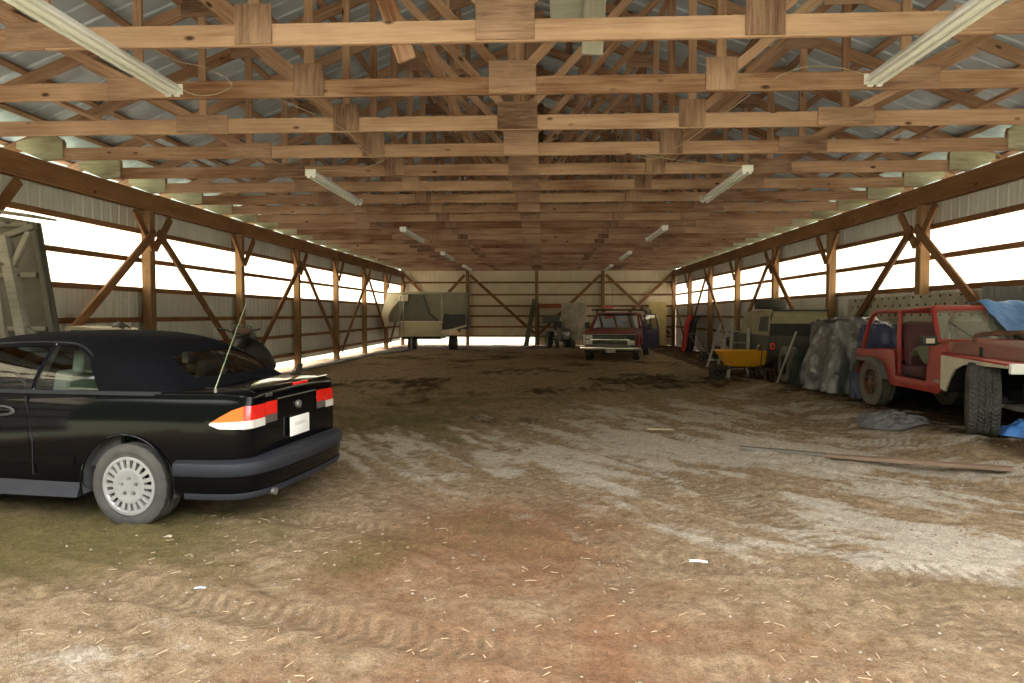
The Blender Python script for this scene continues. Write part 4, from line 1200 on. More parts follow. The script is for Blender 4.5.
# blue tarp over the far half of the windscreen, down on to the bonnet
sheet('blue_tarp', [[(5.42, 9.15, 1.70), (5.75, 9.12, 1.72), (6.02, 9.14, 1.71), (6.18, 9.12, 1.60)],
                    [(5.52, 8.98, 1.71), (5.78, 8.94, 1.73), (6.05, 8.94, 1.72), (6.22, 8.96, 1.55)],
                    [(5.62, 8.88, 1.53), (5.85, 8.87, 1.54), (6.08, 8.88, 1.52), (6.24, 8.88, 1.40)],
                    [(5.76, 8.74, 1.36), (5.92, 8.73, 1.37), (6.10, 8.73, 1.36), (6.25, 8.74, 1.28)],
                    [(5.84, 8.52, 1.29), (5.98, 8.50, 1.29), (6.10, 8.50, 1.27), (6.22, 8.52, 1.22)]], 34, 34, M_BLUE, 'bright blue tarp thrown over the windscreen of the red off-road car', 'tarp', 0.03, 6, 2)
# crumpled blue piece on the ground under its nose
def crumple(name, cx, cy, rx, ry, h, m, lab, cat, seed, n=46):
    G = np.zeros((n, n, 3))
    for i in range(n):
        for j in range(n):
            u = i / (n - 1) * 2 - 1; v = j / (n - 1) * 2 - 1
            a = math.atan2(v, u); rr = max(abs(u), abs(v))
            edge = 1 + 0.28 * mnoise.noise((math.cos(a) * 1.6 + seed, math.sin(a) * 1.6, 0.5))
            L = math.hypot(u, v) or 1
            x = cx + rx * rr * edge * u / L; y = cy + ry * rr * edge * v / L
            rid = 1 - abs(mnoise.noise((x * 3.5 + seed, y * 3.5, 1.0))) * 2.2
            rid2 = 1 - abs(mnoise.noise((x * 9 + seed, y * 9, 4.0))) * 2.0
            z = float(ground(x, y)) + 0.05 + h * (0.65 * max(rid, 0) + 0.35 * max(rid2, 0)) * (1 - rr ** 3)
            G[i, j] = (x - cx, y - cy, z)
    bm = grid_bm(G)
    bmesh.ops.solidify(bm, geom=bm.faces[:], thickness=0.004)
    o = fin(name, bm, m, angle=60); o.location = (cx, cy, 0)
    return tag(o, lab, cat)
crumple('plastic_sheet', 4.48, 9.05, 0.36, 0.62, 0.10, M_POLY, 'crumpled grey plastic sheet lying on the dirt beside the red off-road car', 'plastic sheet', 5)
crumple('blue_tarp', 5.42, 7.75, 0.42, 0.34, 0.20, M_BLUE, 'crumpled bright blue tarp on the ground by the front tyre of the red off-road car', 'tarp', 12)
sheet('duffel_bag', [[(5.05, 9.72, 0.93), (5.2, 9.72, 0.96), (5.35, 9.74, 0.93)], [(5.03, 9.6, 1.10), (5.2, 9.58, 1.16), (5.36, 9.6, 1.10)], [(5.03, 9.45, 1.02), (5.2, 9.42, 1.04), (5.36, 9.45, 1.0)], [(5.05, 9.36, 0.92), (5.2, 9.34, 0.92), (5.35, 9.36, 0.92)]], 18, 18,
      mat('olive_canvas', (0.15, 0.15, 0.10), 0.9, var=0.3), 'olive canvas bag heaped on the seat of the red off-road car', 'bag', 0.03, 8, 1, 0.02)

# long pale riveted panels leaning behind the off-roader
M_PANEL = mat('pale_panel', (0.47, 0.44, 0.35), 0.75, var=0.4, vscale=2.5, col2=(0.30, 0.27, 0.21))
t = thing('riveted_panel', 'long pale sheet with rows of dark bolt heads, leaning on the right wall', 'panel', (0, 0, 0))
B().bar((6.305, 6.2, 1.17), (6.305, 14.6, 1.08), 0.03, 1.58, up=(0.02, 0, 1)).build('sheet_metal', M_PANEL, t, 0.004)
rnd = random.Random(5)
k = 0
for row, z0 in enumerate((1.90, 1.77, 1.60)):
    for i in range(30):
        y = 6.4 + i * 0.27 + (row % 2) * 0.13 + rnd.uniform(-0.02, 0.02)
        B().lathe([(0, -0.014), (0.016, -0.012), (0.022, 0)], c=(6.292 - 0.02 * (z0 - 1.1) * 0, y, z0 - (y - 6.2) * 0.008), axis='x', n=6).build('bolt_head', M_DARK, t)
M_GSLAT = mat('grey_corrugated', (0.20, 0.205, 0.21), 0.5, 0.3, var=0.3, vscale=4)
b = B(); vs = []; fs = []
N = 64
for i in range(N):
    x = i * 0.035
    h = 0.018 * math.sin(i * math.pi / 2.0)
    for (py, pz) in ((0, 0), (0.0, 0.55)):
        vs.append((h * 0.8, x, pz))
for i in range(N - 1): fs.append((2 * i, 2 * i + 2, 2 * i + 3, 2 * i + 1))
b.add(vs, fs)
o = b.build('corrugated_sheet', M_GSLAT, smooth=True, angle=80)
o.location = (6.245, 7.9, 1.30); o.rotation_euler = (R(3), R(-2), 0)
tag(o, 'grey corrugated sheet standing on edge against the pale riveted sheet on the right', 'metal sheet')
# ------------------------------------------------------------------ red pickup at the back
M_PRED = mat('dark_red_paint', (0.22, 0.022, 0.022), 0.35, var=0.25, vscale=3, coat=0.3)
M_NAVYP = mat('navy_paint', (0.02, 0.02, 0.05), 0.35, coat=0.3)
def pickup():
    t = thing('pickup_truck', 'dark red pickup truck with chrome grille and roof rack at the back', 'truck', (2.22, 23.0, 0.0), R(-104))
    # front end and bonnet
    b = B().prism([(-0.04, 0.52), (-0.02, 0.86), (-0.10, 0.93), (-1.35, 1.06), (-1.35, 0.50), (-1.02, 0.50), (-0.98, 0.66), (-0.86, 0.80), (-0.66, 0.84), (-0.46, 0.80), (-0.34, 0.66), (-0.30, 0.50)], -0.94, 0.94)
    b.build('front_wings', M_PRED, t, 0.025)
    bm = grid_bm(crs(crs(np.array([[(x, y * 0.86, z + 0.035 * (1 - y * y) ** 1 + (0.012 if abs(y) > 0.5 else 0)) for y in (-1, -0.6, -0.5, 0, 0.5, 0.6, 1)] for x, z in ((-0.03, 0.895), (-0.12, 0.94), (-0.5, 0.985), (-0.95, 1.03), (-1.36, 1.065))]), 14, 0), 25, 1))
    fin('bonnet', bm, M_PRED, t)
    g = B().box((0.0, 0, 0.72), (0.05, 1.66, 0.36)).build('grille', M_DARK, t, 0.006)
    cb = B()
    for z in (0.60, 0.655, 0.78, 0.83): cb.box((0.03, 0, z), (0.02, 1.12, 0.010))
    for k in range(15): cb.box((0.03, -0.56 + k * 0.08, 0.715), (0.018, 0.008, 0.27))
    cb.build('grille_bars', M_STEEL, g)
    B().box((0.04, 0, 0.715), (0.03, 1.30, 0.055)).build('chrome_bar', M_CHROME, g, 0.01)
    fr = B()
    for z in (0.545, 0.895): fr.box((0.03, 0, z), (0.04, 1.70, 0.02))
    fr.build('grille_surround', M_CHROME, g)
    for s in (1, -1):
        for z, nm in ((0.80, 'headlamp'), (0.63, 'low_headlamp')):
            if s > 0 and z > 0.7:
                B().box((0.03, s * 0.70, z), (0.03, 0.24, 0.16)).build('empty_lamp_opening', M_BLACK, g, 0.005)
            else:
                hb = B().box((0.035, s * 0.70, z), (0.03, 0.24, 0.145)).build(nm, M_CLEAR, g, 0.012)
                hb['label'] = 'clear rectangular headlamp'
        B().box((0.02, s * 0.865, 0.72), (0.03, 0.05, 0.34)).build('side_marker', M_CLEAR if s < 0 else M_PRED, g, 0.006)
    B().sweep([(-0.20, 1.0), (0.06, 0.97), (0.13, 0.80), (0.15, 0), (0.13, -0.80), (0.06, -0.97), (-0.20, -1.0)], [(0, 0.37), (-0.03, 0.39), (-0.035, 0.44), (-0.03, 0.49), (0, 0.50), (0.03, 0.44)]).build('front_bumper', M_CHROME, t, angle=50)
    B().box((0.18, 0.05, 0.36), (0.015, 0.31, 0.14)).build('number_plate', mat('dull_plate', (0.45, 0.43, 0.38), 0.6), t, 0.004)
    B().box2((0.02, -0.85, 0.30), (-0.25, 0.85, 0.42)).build('front_valance', M_DARK, t)
    # cab
    def sec(x, hw, z): return (x, hw, z)
    for s in (1, -1):
        if s < 0:
            dr = B().prism([(-1.35, 0.36), (-1.35, 1.06), (-2.55, 1.06), (-2.55, 0.36)], s * 0.93, s * 0.86).build('door', M_PRED, t, 0.01)
            fbb = B(); L = [(-1.42, 1.06), (-1.80, 1.58), (-2.52, 1.58), (-2.55, 1.06)]
            for a, c in zip(L, L[1:]): fbb.bar((a[0], s * (0.90 if a[1] < 1.2 else 0.72), a[1]), (c[0], s * (0.90 if c[1] < 1.2 else 0.72), c[1]), 0.05, 0.05)
            fbb.build('window_frame', M_PRED, dr)
    # the driver's door stands open
    e = bpy.data.objects.new('open_door', None)
    D = B().prism([(0, -0.70), (0, 0.0), (-1.12, 0.0), (-1.12, -0.70)], -0.035, 0.035)
    do = D.build('open_door', M_NAVYP, t, 0.01)
    bpy.data.objects.remove(e)
    do.location = (-1.38, 0.93, 1.06); do.rotation_euler = (0, 0, R(-24))
    L = [(-0.04, 0.0), (-0.36, 0.50), (-1.08, 0.50), (-1.12, 0.0)]
    fbb = B()
    for a, c in zip(L, L[1:]): fbb.bar((a[0], -0.0 if a[1] < 0.1 else -0.12, a[1]), (c[0], 0.0 if c[1] < 0.1 else -0.12, c[1]), 0.045, 0.045)
    fbb.build('window_frame', M_NAVYP, do)
    gg = B(); gg.add([(-0.06, 0, 0.01), (-1.10, 0, 0.01), (-1.07, -0.11, 0.49), (-0.37, -0.11, 0.49)], [(0, 1, 2, 3)]); gg.build('door_glass', M_GLASS, do)
    B().box((-0.20, 0.16, 0.06), (0.05, 0.18, 0.22)).build('door_mirror', M_BLACK, do, 0.02)
    B().box((-1.55, -1.05, 1.16), (0.05, 0.18, 0.22)).build('door_mirror', M_BLACK, t, 0.02)
    rf = []
    for x, z, hw in [(-1.80, 1.575, 0.68), (-1.9, 1.615, 0.70), (-2.2, 1.63, 0.71), (-2.5, 1.62, 0.70), (-2.62, 1.58, 0.68)]:
        rf.append([(x, -hw - 0.03, z - 0.06), (x, -hw, z - 0.015), (x, -hw * 0.6, z), (x, 0, z + 0.01), (x, hw * 0.6, z), (x, hw, z - 0.015), (x, hw + 0.03, z - 0.06)])
    fin('roof', grid_bm(crs(crs(np.array(rf), 14, 0), 25, 1)), M_PRED, t)
    pb = B()
    for s in (1, -1):
        pb.bar((-1.36, s * 0.84, 1.06), (-1.82, s * 0.70, 1.58), 0.06, 0.06)
        pb.bar((-2.60, s * 0.86, 1.05), (-2.60, s * 0.70, 1.58), 0.10, 0.08)
    pb.build('roof_pillars', M_STEEL if False else M_PRED, t, 0.008)
    B().bar((-1.37, 0.80, 1.075), (-1.81, 0.675, 1.56), 0.03, 0.02).build('pillar_trim', M_CHROME, t)
    g2 = B(); g2.add([(-1.36, -0.80, 1.07), (-1.36, 0.80, 1.07), (-1.80, 0.67, 1.57), (-1.80, -0.67, 1.57)], [(0, 1, 2, 3)]); g2.build('windscreen', M_GLASS, t)
    bb = B()
    for z in (1.02, 1.12, 1.56): bb.box((-2.60, 0, z), (0.05, 1.60 if z < 1.2 else 1.4, 0.06))
    for y in (-0.28, 0.0, 0.28): bb.box((-2.60, y, 1.33), (0.03, 0.025, 0.42))
    bb.build('rear_window_frame', M_STEEL, t)
    B().box((-2.60, 0, 0.75), (0.05, 1.72, 0.55)).build('cab_back', M_PRED, t)
    B().box((-1.9, 0, 0.40), (1.4, 1.74, 0.08)).build('cab_floor', M_DARK, t)
    st = B().box((-2.25, 0, 0.72), (0.5, 1.4, 0.2)).build('bench_seat', M_SEATD, t, 0.05)
    B().box((-2.50, 0, 0.98), (0.14, 1.4, 0.45)).build('seat_back', M_SEATD, st, 0.05)
    B().box((-1.50, 0, 0.98), (0.3, 1.6, 0.14)).build('dashboard', M_BLACK, t, 0.03)
    b = B().tube([(-1.78 + 0.07 * math.sin(a), 0.40 + 0.19 * math.cos(a), 1.08 + 0.17 * math.sin(a)) for a in np.linspace(0, 2 * math.pi, 21)[:-1]], 0.016, 6, closed=True)
    b.bar((-1.78, 0.22, 1.08), (-1.78, 0.58, 1.08), 0.03, 0.03); b.build('steering_wheel', M_BLACK, t)
    # bed
    for s in (1, -1):
        B().prism([(-2.66, 0.46), (-2.66, 1.08), (-4.95, 1.08), (-4.95, 0.46), (-4.36, 0.46), (-4.28, 0.68), (-4.10, 0.80), (-3.80, 0.80), (-3.62, 0.68), (-3.54, 0.46)], s * 0.94, s * 0.86).build('bed_side', M_PRED, t, 0.015)
    B().box2((-2.66, -0.9, 0.52), (-4.95, 0.9, 0.58)).build('bed_floor', M_DARK, t)
    B().box2((-4.92, -0.88, 0.5), (-4.97, 0.88, 1.06)).build('tailgate', M_PRED, t, 0.01)
    # rack over the cab
    rk = B()
    for s in (1, -1):
        rk.tube([(-2.75, s * 0.90, 1.05), (-2.75, s * 0.90, 1.72)], 0.025, 8)
        rk.tube([(-1.75, s * 0.90, 1.72), (-4.6, s * 0.90, 1.72)], 0.025, 8)
    for x in (-1.75, -2.75, -3.7, -4.6): rk.tube([(x, -0.90, 1.72), (x, 0.90, 1.72)], 0.025, 8)
    for s in (1, -1): rk.tube([(-4.6, s * 0.90, 1.72), (-4.6, s * 0.90, 1.05)], 0.025, 8)
    rk.build('roof_rack', M_DARK, t)
    for s in (1, -1):
        B().box((-0.98 - 1.6, s * 0.80, 0.40), (1.2, 0.12, 0.10)).build('running_board', M_STEEL, t, 0.01)
        wheel(t, (-0.66, s * 0.80, 0.36), 0.36, 0.22, 0.20, s, 'steel')
        wheel(t, (-3.95, s * 0.80, 0.36), 0.36, 0.22, 0.20, s, 'steel')
    return t
pickup()
o = B().box((0, 0, 0.06), (0.36, 0.2, 0.12)).build('red_crate', mat('pink_red_plastic', (0.55, 0.16, 0.13), 0.5, var=0.2), None, 0.02)
o.location = (1.98 + 0.32, 24.75, 1.746); tag(o, 'small pinkish red box lying on the roof rack of the pickup', 'box')

# ------------------------------------------------------------------ tent trailer by the back left corner
M_TCANV = mat('tan_canvas', (0.42, 0.375, 0.265), 0.9, var=0.2, vscale=2.5, bump=0.15, bscale=9)
M_LCANV = mat('pale_and_lit_canvas', (0.66, 0.60, 0.45), 0.9, var=0.15, vscale=2.5, bump=0.15, bscale=9)
M_GCANV = mat('grey_green_canvas', (0.25, 0.235, 0.175), 0.9, var=0.2, vscale=2.5, bump=0.15, bscale=9)
M_MESH = mat('window_mesh', (0.115, 0.115, 0.085), 0.8, var=0.2, vscale=2)
M_BOXT = mat('trailer_tan', (0.46, 0.40, 0.28), 0.6, var=0.2, vscale=2)
def trailer():
    t = thing('tent_trailer', 'tan folding tent trailer with its canvas put up, near the back left corner', 'trailer', (-5.2, 29.4, 0.0))
    X0, X1 = -0.98, 0.88
    bx = B().box2((X0, 0.0, 0.60), (X1, 2.2, 1.25)).build('trailer_box', M_BOXT, t, 0.03)
    B().box2((X0 - 0.02, -0.02, 1.22), (X1 + 0.02, 2.22, 1.27)).build('box_rim', M_LCANV, bx, 0.008)
    B().box2((X0 + 0.01, -0.012, 0.66), (X0 + 0.05, 0.01, 1.22)).build('corner_strip', M_STEEL, bx)
    # middle tent: near side, with a screened window
    P = [[(X0, -0.01, 1.25), (X0 + 0.02, 0.04, 1.85), (X0 + 0.06, 0.10, 2.46)], [(0.0, -0.01, 1.25), (0.0, 0.05, 1.85), (0.0, 0.10, 2.47)], [(X1, -0.01, 1.25), (X1 - 0.02, 0.05, 1.85), (X1 - 0.04, 0.10, 2.48)]]
    bm = grid_bm(crs(crs(np.array(P), 30, 0), 24, 1))
    win = region(bm, [(X0 + 0.0, 1.27), (0.72, 1.27), (0.35, 1.60), (0.18, 2.05), (0.02, 2.40), (X0 + 0.30, 2.40), (X0 + 0.22, 1.95)], (0, 2))
    scr = carve(bm, win, 'mesh_window', M_MESH, t, 0.0)
    wl = fin('tent_wall', bm, M_GCANV, t)
    B().tube([(0.72, -0.02, 1.28), (0.35, -0.01, 1.60), (0.18, 0.0, 2.05), (0.05, 0.05, 2.40)], 0.022, 8).build('rolled_flap', M_BLACK, wl)
    # roof
    B().prism([(X0 - 0.65, 2.42), (X0 - 0.55, 2.50), (0.0, 2.53), (X1 + 1.0, 2.50), (X1 + 1.12, 2.40), (X1 + 1.0, 2.38), (0, 2.46), (X0 - 0.6, 2.40)], 0.06, 2.15).build('tent_roof', M_TCANV, t, 0.01)
    B().box2((X0, 2.12, 1.25), (X1, 2.16, 2.42)).build('far_tent_wall', M_GCANV, t)
    # left bed end: canvas sagging down
    P = [[(X0 + 0.15, -0.02, 2.45), (X0 - 0.20, 0.00, 2.46), (X0 - 0.52, 0.05, 2.44)], [(X0 + 0.02, -0.05, 2.15), (X0 - 0.28, -0.04, 2.1), (X0 - 0.60, 0.0, 2.1)], [(X0 - 0.28, -0.06, 1.80), (X0 - 0.48, -0.05, 1.72), (X0 - 0.72, 0.0, 1.70)],
         [(X0 - 0.44, -0.05, 1.45), (X0 - 0.58, -0.05, 1.35), (X0 - 0.78, 0.0, 1.35)], [(X0 - 0.42, -0.03, 1.22), (X0 - 0.55, -0.03, 1.02), (X0 - 0.76, 0.02, 1.15)]]
    bm = grid_bm(crs(crs(np.array(P), 30, 0), 16, 1))
    bmesh.ops.solidify(bm, geom=bm.faces[:], thickness=0.02)
    fin('hanging_flap', bm, M_LCANV, t)  # tan flap in the paler canvas, the light on it painted into the colour
    B().prism([(X0, 1.22), (X0 - 0.76, 1.20), (X0 - 0.62, 2.42), (X0, 2.44)], 0.30, 2.1).build('left_bed_tent', M_GCANV, t, 0.02)
    b2 = B().box2((X0 - 0.02, -0.05, 2.12), (X0 + 0.42, -0.02, 2.40)); b2.build('pale_valance', M_LCANV, t, 0.01)
    for x in (X0 + 0.02, X0 + 0.18): B().tube([(x + 0.05, -0.05, 2.35), (x, -0.05, 0.62)], 0.018, 8).build('tent_pole', M_STEEL, t)
    # right bed end
    rx = X1 + 1.08
    P = [[(X1 - 0.02, -0.02, 1.28), (X1 - 0.02, 0.0, 1.9), (X1 - 0.02, 0.06, 2.46)], [(X1 + 0.08, -0.12, 1.58), (X1 + 0.06, -0.05, 1.95), (X1 + 0.02, 0.05, 2.47)], [(X1 + 0.5, -0.10, 1.57), (X1 + 0.5, -0.07, 1.95), (X1 + 0.5, 0.05, 2.47)], [(rx - 0.08, -0.08, 1.57), (rx - 0.02, -0.05, 1.95), (rx - 0.06, 0.06, 2.45)], [(rx, 0.2, 1.60), (rx + 0.03, 0.25, 1.95), (rx - 0.05, 0.3, 2.42)]]
    fin('right_bed_canvas', grid_bm(crs(crs(np.array(P), 34, 0), 20, 1)), M_GCANV, t)
    B().add([(X1 + 0.02, -0.02, 1.26), (X1 + 0.10, -0.13, 1.60), (X1 - 0.02, 0.03, 2.44), (X1 - 0.06, 0.02, 2.0)], [(0, 1, 2, 3)]).build('canvas_fold', M_TCANV, t)
    B().box2((X1, 0.05, 0.92), (rx - 0.05, 2.0, 1.56)).build('bed_underside', mat('dark_underside', (0.05, 0.045, 0.06), 0.8), t, 0.01)  # dark box filling the space below the bed end
    B().bar((X1 - 0.02, -0.04, 0.78), (rx - 0.02, 0.0, 1.08), 0.05, 0.07).build('bed_support', M_LCANV, t)
    B().bar((rx - 0.06, 0.0, 1.08), (rx - 0.04, 0.0, 1.6), 0.03, 0.03).build('bed_post', M_STEEL, t)
    B().box2((X0 + 0.1, 0.2, 0.48), (X1 - 0.1, 2.0, 0.60)).build('chassis', M_DARK, t)
    B().tube([(-0.40, -0.25, 0.02), (-0.40, -0.25, 0.62)], 0.022, 8).build('jack_stand', M_STEEL, t)
    B().bar((-0.40, -0.28, 0.56), (-0.40, 0.3, 0.56), 0.05, 0.05).build('drawbar', M_DARK, t)
    for s, x in ((-1, -0.55), (1, 1.25)):
        wheel(t, (x, 0.85, 0.30), 0.30, 0.36, 0.17, -1, 'steel', rot=R(90))
    return t
trailer()

# ------------------------------------------------------------------ khaki soft-top behind the tarp
M_KHAKI = mat('khaki_canvas', (0.34, 0.30, 0.19), 0.9, var=0.35, vscale=3, bump=0.2, bscale=10)
M_OLD = mat('old_dark_paint', (0.06, 0.058, 0.052), 0.6, var=0.4, vscale=4)
def khaki():
    t = thing('off_road_car', 'old dark off-road car with a khaki canvas top behind the tarp heap', 'car', (5.60, 15.3, 0.1), R(90))
    for s in (1, -1):
        B().prism([(0, 0.42), (0, 0.98), (2.35, 1.0), (2.4, 0.42), (1.1, 0.40), (1.02, 0.62), (0.86, 0.78), (0.60, 0.78), (0.44, 0.62), (0.36, 0.44)], s * 0.68, s * 0.64).build('body_side', M_OLD, t, 0.01)
        B().prism([(2.4, 0.55), (2.4, 0.92), (3.5, 0.86), (3.52, 0.76), (3.38, 0.62), (3.3, 0.8), (2.85, 0.8), (2.72, 0.6), (2.6, 0.5)], s * 0.70, s * 0.45).build('front_wing', M_OLD, t, 0.02)
        # canvas side with windows
        P = [[(0.02, s * 0.66, 0.99), (0.04, s * 0.64, 1.28), (0.06, s * 0.58, 1.52), (0.08, s * 0.3, 1.55), (0.08, 0, 1.56)], [(1.2, s * 0.67, 1.0), (1.2, s * 0.66, 1.28), (1.2, s * 0.60, 1.53), (1.2, s * 0.3, 1.57), (1.2, 0, 1.58)], [(2.2, s * 0.66, 1.0), (2.12, s * 0.64, 1.28), (2.02, s * 0.58, 1.50), (2.0, s * 0.3, 1.54), (2.0, 0, 1.55)]]
        bm = grid_bm(crs(crs(np.array(P), 34, 0), 26, 1))
        w1 = region(bm, [(0.12, 1.08), (0.80, 1.08), (0.70, 1.40), (0.14, 1.42)], (0, 2), lambda c, n, s=s: c.y * s > 0.4)
        carve(bm, w1, 'side_window', M_BLACK, t, -0.006)
        fin('canvas_top', bm, M_KHAKI, t)
        lm = B().lathe([(0.0, -0.012), (0.028, -0.012), (0.028, -0.024)], c=(0, s * 0.60, 0.74), axis='x', n=8)
        tl = B().box((-0.015, s * 0.60, 0.76), (0.03, 0.16, 0.22)).build('tail_lamp', M_BLACK, t, 0.02)
        ring = [(-0.032, s * 0.60 + 0.040 * math.copysign(abs(math.cos(a)) ** 0.6, math.cos(a)), 0.765 + 0.062 * math.copysign(abs(math.sin(a)) ** 0.6, math.sin(a))) for a in np.linspace(0, 2 * math.pi, 29)[:-1]]
        B().tube(ring, 0.014, 8, closed=True).build('lamp_ring', mat('glint_red_lens', (0.9, 0.05, 0.03), 0.2, coat=0.6), tl)  # retroreflected glint of the ring put into its bright red colour
    # back: canvas above, dark opening, tailgate
    B().prism([(-0.62, 1.26), (0.62, 1.26), (0.57, 1.53), (-0.57, 1.53)], 0.02, 0.05, 'x').build('rear_canvas', M_KHAKI, t, 0.004)
    B().prism([(-0.64, 0.98), (0.64, 0.98), (0.62, 1.26), (-0.62, 1.26)], 0.06, 0.08, 'x').build('rear_window', M_BLACK, t)
    B().prism([(-0.66, 0.45), (0.66, 0.45), (0.66, 0.99), (-0.66, 0.99)], 0.0, 0.04, 'x').build('tailgate', M_OLD, t, 0.01)
    B().tube([(-0.02, -0.6, 1.55), (-0.02, 0.6, 1.55)], 0.02, 8).build('roof_edge', M_BLACK, t)
    B().box2((2.2, -0.56, 0.7), (3.5, 0.56, 1.02)).build('bonnet', M_OLD, t, 0.05)
    g2 = B(); g2.add([(2.3, -0.62, 1.02), (2.3, 0.62, 1.02), (2.08, 0.58, 1.50), (2.08, -0.58, 1.50)], [(0, 1, 2, 3)]); g2.build('windscreen', M_GLASS, t)
    B().box2((0.02, -0.62, 0.42), (2.4, 0.62, 0.48)).build('floor_pan', M_DARK, t)
    B().box((-0.12, 0, 0.50), (0.12, 1.34, 0.12)).build('rear_bumper', M_DARK, t, 0.01)
    for s in (1, -1):
        wheel(t, (0.73, s * 0.54, 0.37), 0.37, 0.22, 0.20, s)
        wheel(t, (3.05, s * 0.54, 0.37), 0.37, 0.22, 0.20, s)
    return t
khaki()
def loose_tyre(loc, rot, lab, Rr=0.38, Wd=0.24):
    t = thing('spare_tyre', lab, 'tyre', loc)
    t.rotation_euler = rot
    ty = tyre_mesh(Rr, Wd, 0.20).build('tyre', M_DUSTTYRE if rot[0] == 0 else M_RUBBER, t)
    B().lathe([(0.208, -0.08), (0.19, -0.06), (0.15, 0.0), (0.06, 0.02), (0.0, 0.02)], axis='y', n=30).build('rim', M_RUST, t)
    return t
loose_tyre((5.02, 14.30, 0.53), (0, 0, R(88)), 'dusty loose tyre standing upright beneath the ring-shaped tail lamp')
loose_tyre((5.42, 16.75, 1.80), (R(90), 0, 0), 'dark loose tyre lying flat on the canvas top of the old khaki off-road car', 0.36, 0.22)
# ------------------------------------------------------------------ things along the walls
M_YEL = mat('yellow_plastic', (0.75, 0.36, 0.02), 0.45, var=0.15, vscale=4)
M_ALU = mat('dull_aluminium', (0.38, 0.38, 0.37), 0.5, 0.3, var=0.25, vscale=6)

def wheelbarrow():
    t = thing('wheelbarrow', 'yellow wheelbarrow with a deep tray, standing beside the stepladder', 'wheelbarrow', (4.46, 15.75, 0.06))
    # tray: long side towards the camera; wheel at the left
    def ring(x0, x1, y0, y1, z): return [(x0, y0, z), (x1, y0, z), (x1, y1, z), (x0, y1, z)]
    rings = [ring(-0.52, 0.56, -0.34, 0.34, 0.70), ring(-0.50, 0.54, -0.33, 0.33, 0.70), ring(-0.27, 0.40, -0.22, 0.22, 0.36), ring(-0.29, 0.42, -0.235, 0.235, 0.345), ring(-0.53, 0.57, -0.35, 0.35, 0.69)]
    b = B(); vs = [p for r in rings for p in r]; fs = []
    for i in range(4):
        for k in range(4): fs.append((i * 4 + k, i * 4 + (k + 1) % 4, (i + 1) * 4 + (k + 1) % 4, (i + 1) * 4 + k))
    fs.append((8, 9, 10, 11)); fs.append((12, 13, 14, 15))
    for k in range(4): fs.append((16 + k, 16 + (k + 1) % 4, (k + 1) % 4, k))
    b.add(vs, fs); b.build('tray', M_YEL, t, 0.006, smooth=False)
    fr = B()
    for s in (1, -1):
        fr.tube([(-0.52, s * 0.06, 0.20), (-0.2, s * 0.16, 0.33), (0.45, s * 0.24, 0.36), (0.95, s * 0.29, 0.60)], 0.018, 8)
        fr.tube([(0.10, s * 0.18, 0.335), (0.25, s * 0.24, 0.01), (0.48, s * 0.24, 0.01), (0.42, s * 0.235, 0.35)], 0.015, 8)
        fr.tube([(-0.05, s * 0.2, 0.34), (-0.42, s * 0.24, 0.60)], 0.012, 6)
    fr.build('frame', M_DARK, t)
    for s in (1, -1): B().tube([(0.85, s * 0.28, 0.55), (0.98, s * 0.293, 0.615)], 0.024, 8).build('grip', M_BLACK, t)
    wh = tyre_mesh(0.19, 0.09, 0.09, 'road', 48).build('wheel', M_RUBBER, t, loc=(-0.52, 0, 0.19))
    B().lathe([(0.095, -0.03), (0.03, -0.05), (0.03, 0.05), (0.095, 0.03)], axis='y', n=24).build('rim', M_DARK, wh)
wheelbarrow()

def ladder(loc, rz, lab, L=1.35, wd=0.42, lean=20):
    t = thing('stepladder', lab, 'ladder', loc, rz)
    a = R(lean); d = (0, math.sin(a), math.cos(a))
    P = lambda x, s: (x, d[1] * s, d[2] * s)
    for s in (1, -1):
        beam('rail', P(s * wd / 2, 0.0), P(s * wd / 2 * 0.86, L), 0.075, 0.03, M_ALU, t, up=(0, 1, 0))
    for k in range(4):
        z = 0.25 + k * 0.31
        if z < L - 0.05: B().box(P(0, z), (wd * 0.92, 0.09, 0.022)).build('step', M_ALU, t, 0.003)
    return t
ladder((4.92, 20.3, 0.0), R(-52), 'grey stepladder leaning away, left of the yellow wheelbarrow', 1.45, 0.36, 24)
ladder((4.60, 16.5, 0.03), R(-30), 'grey ladder section standing behind the yellow wheelbarrow', 1.22, 0.44, 10)

def sled(loc, rz, m, lab, L=1.5, wd=0.42):
    t = thing('plastic_sled', lab, 'sled', loc, rz)
    P = []
    for s, z in ((0, 0.0), (0.12, 0.25), (0.2, 0.8), (0.26, 1.2), (0.42, L)):
        P.append([(-wd / 2, s - 0.08, z), (-wd / 2 + 0.03, s, z), (0, s + 0.02, z), (wd / 2 - 0.03, s, z), (wd / 2, s - 0.08, z)])
    bm = grid_bm(crs(crs(np.array(P), 20, 0), 15, 1))
    bmesh.ops.solidify(bm, geom=bm.faces[:], thickness=0.012)
    fin('shell', bm, m, t)
    B().tube([(-0.1, 0.36, L - 0.08), (0, 0.30, L - 0.22), (0.1, 0.36, L - 0.08)], 0.008, 6).build('pull_rope', M_CABLE, t)
sled((5.85, 29.0, 0.0), R(-72), mat('red_plastic', (0.55, 0.02, 0.02), 0.4), 'red plastic sled leaning on the right wall near the back', 1.5, 0.45)
sled((5.92, 28.35, 0.0), R(-74), M_BLACK, 'black plastic sled leaning on the right wall beside the red sled', 1.5, 0.45)
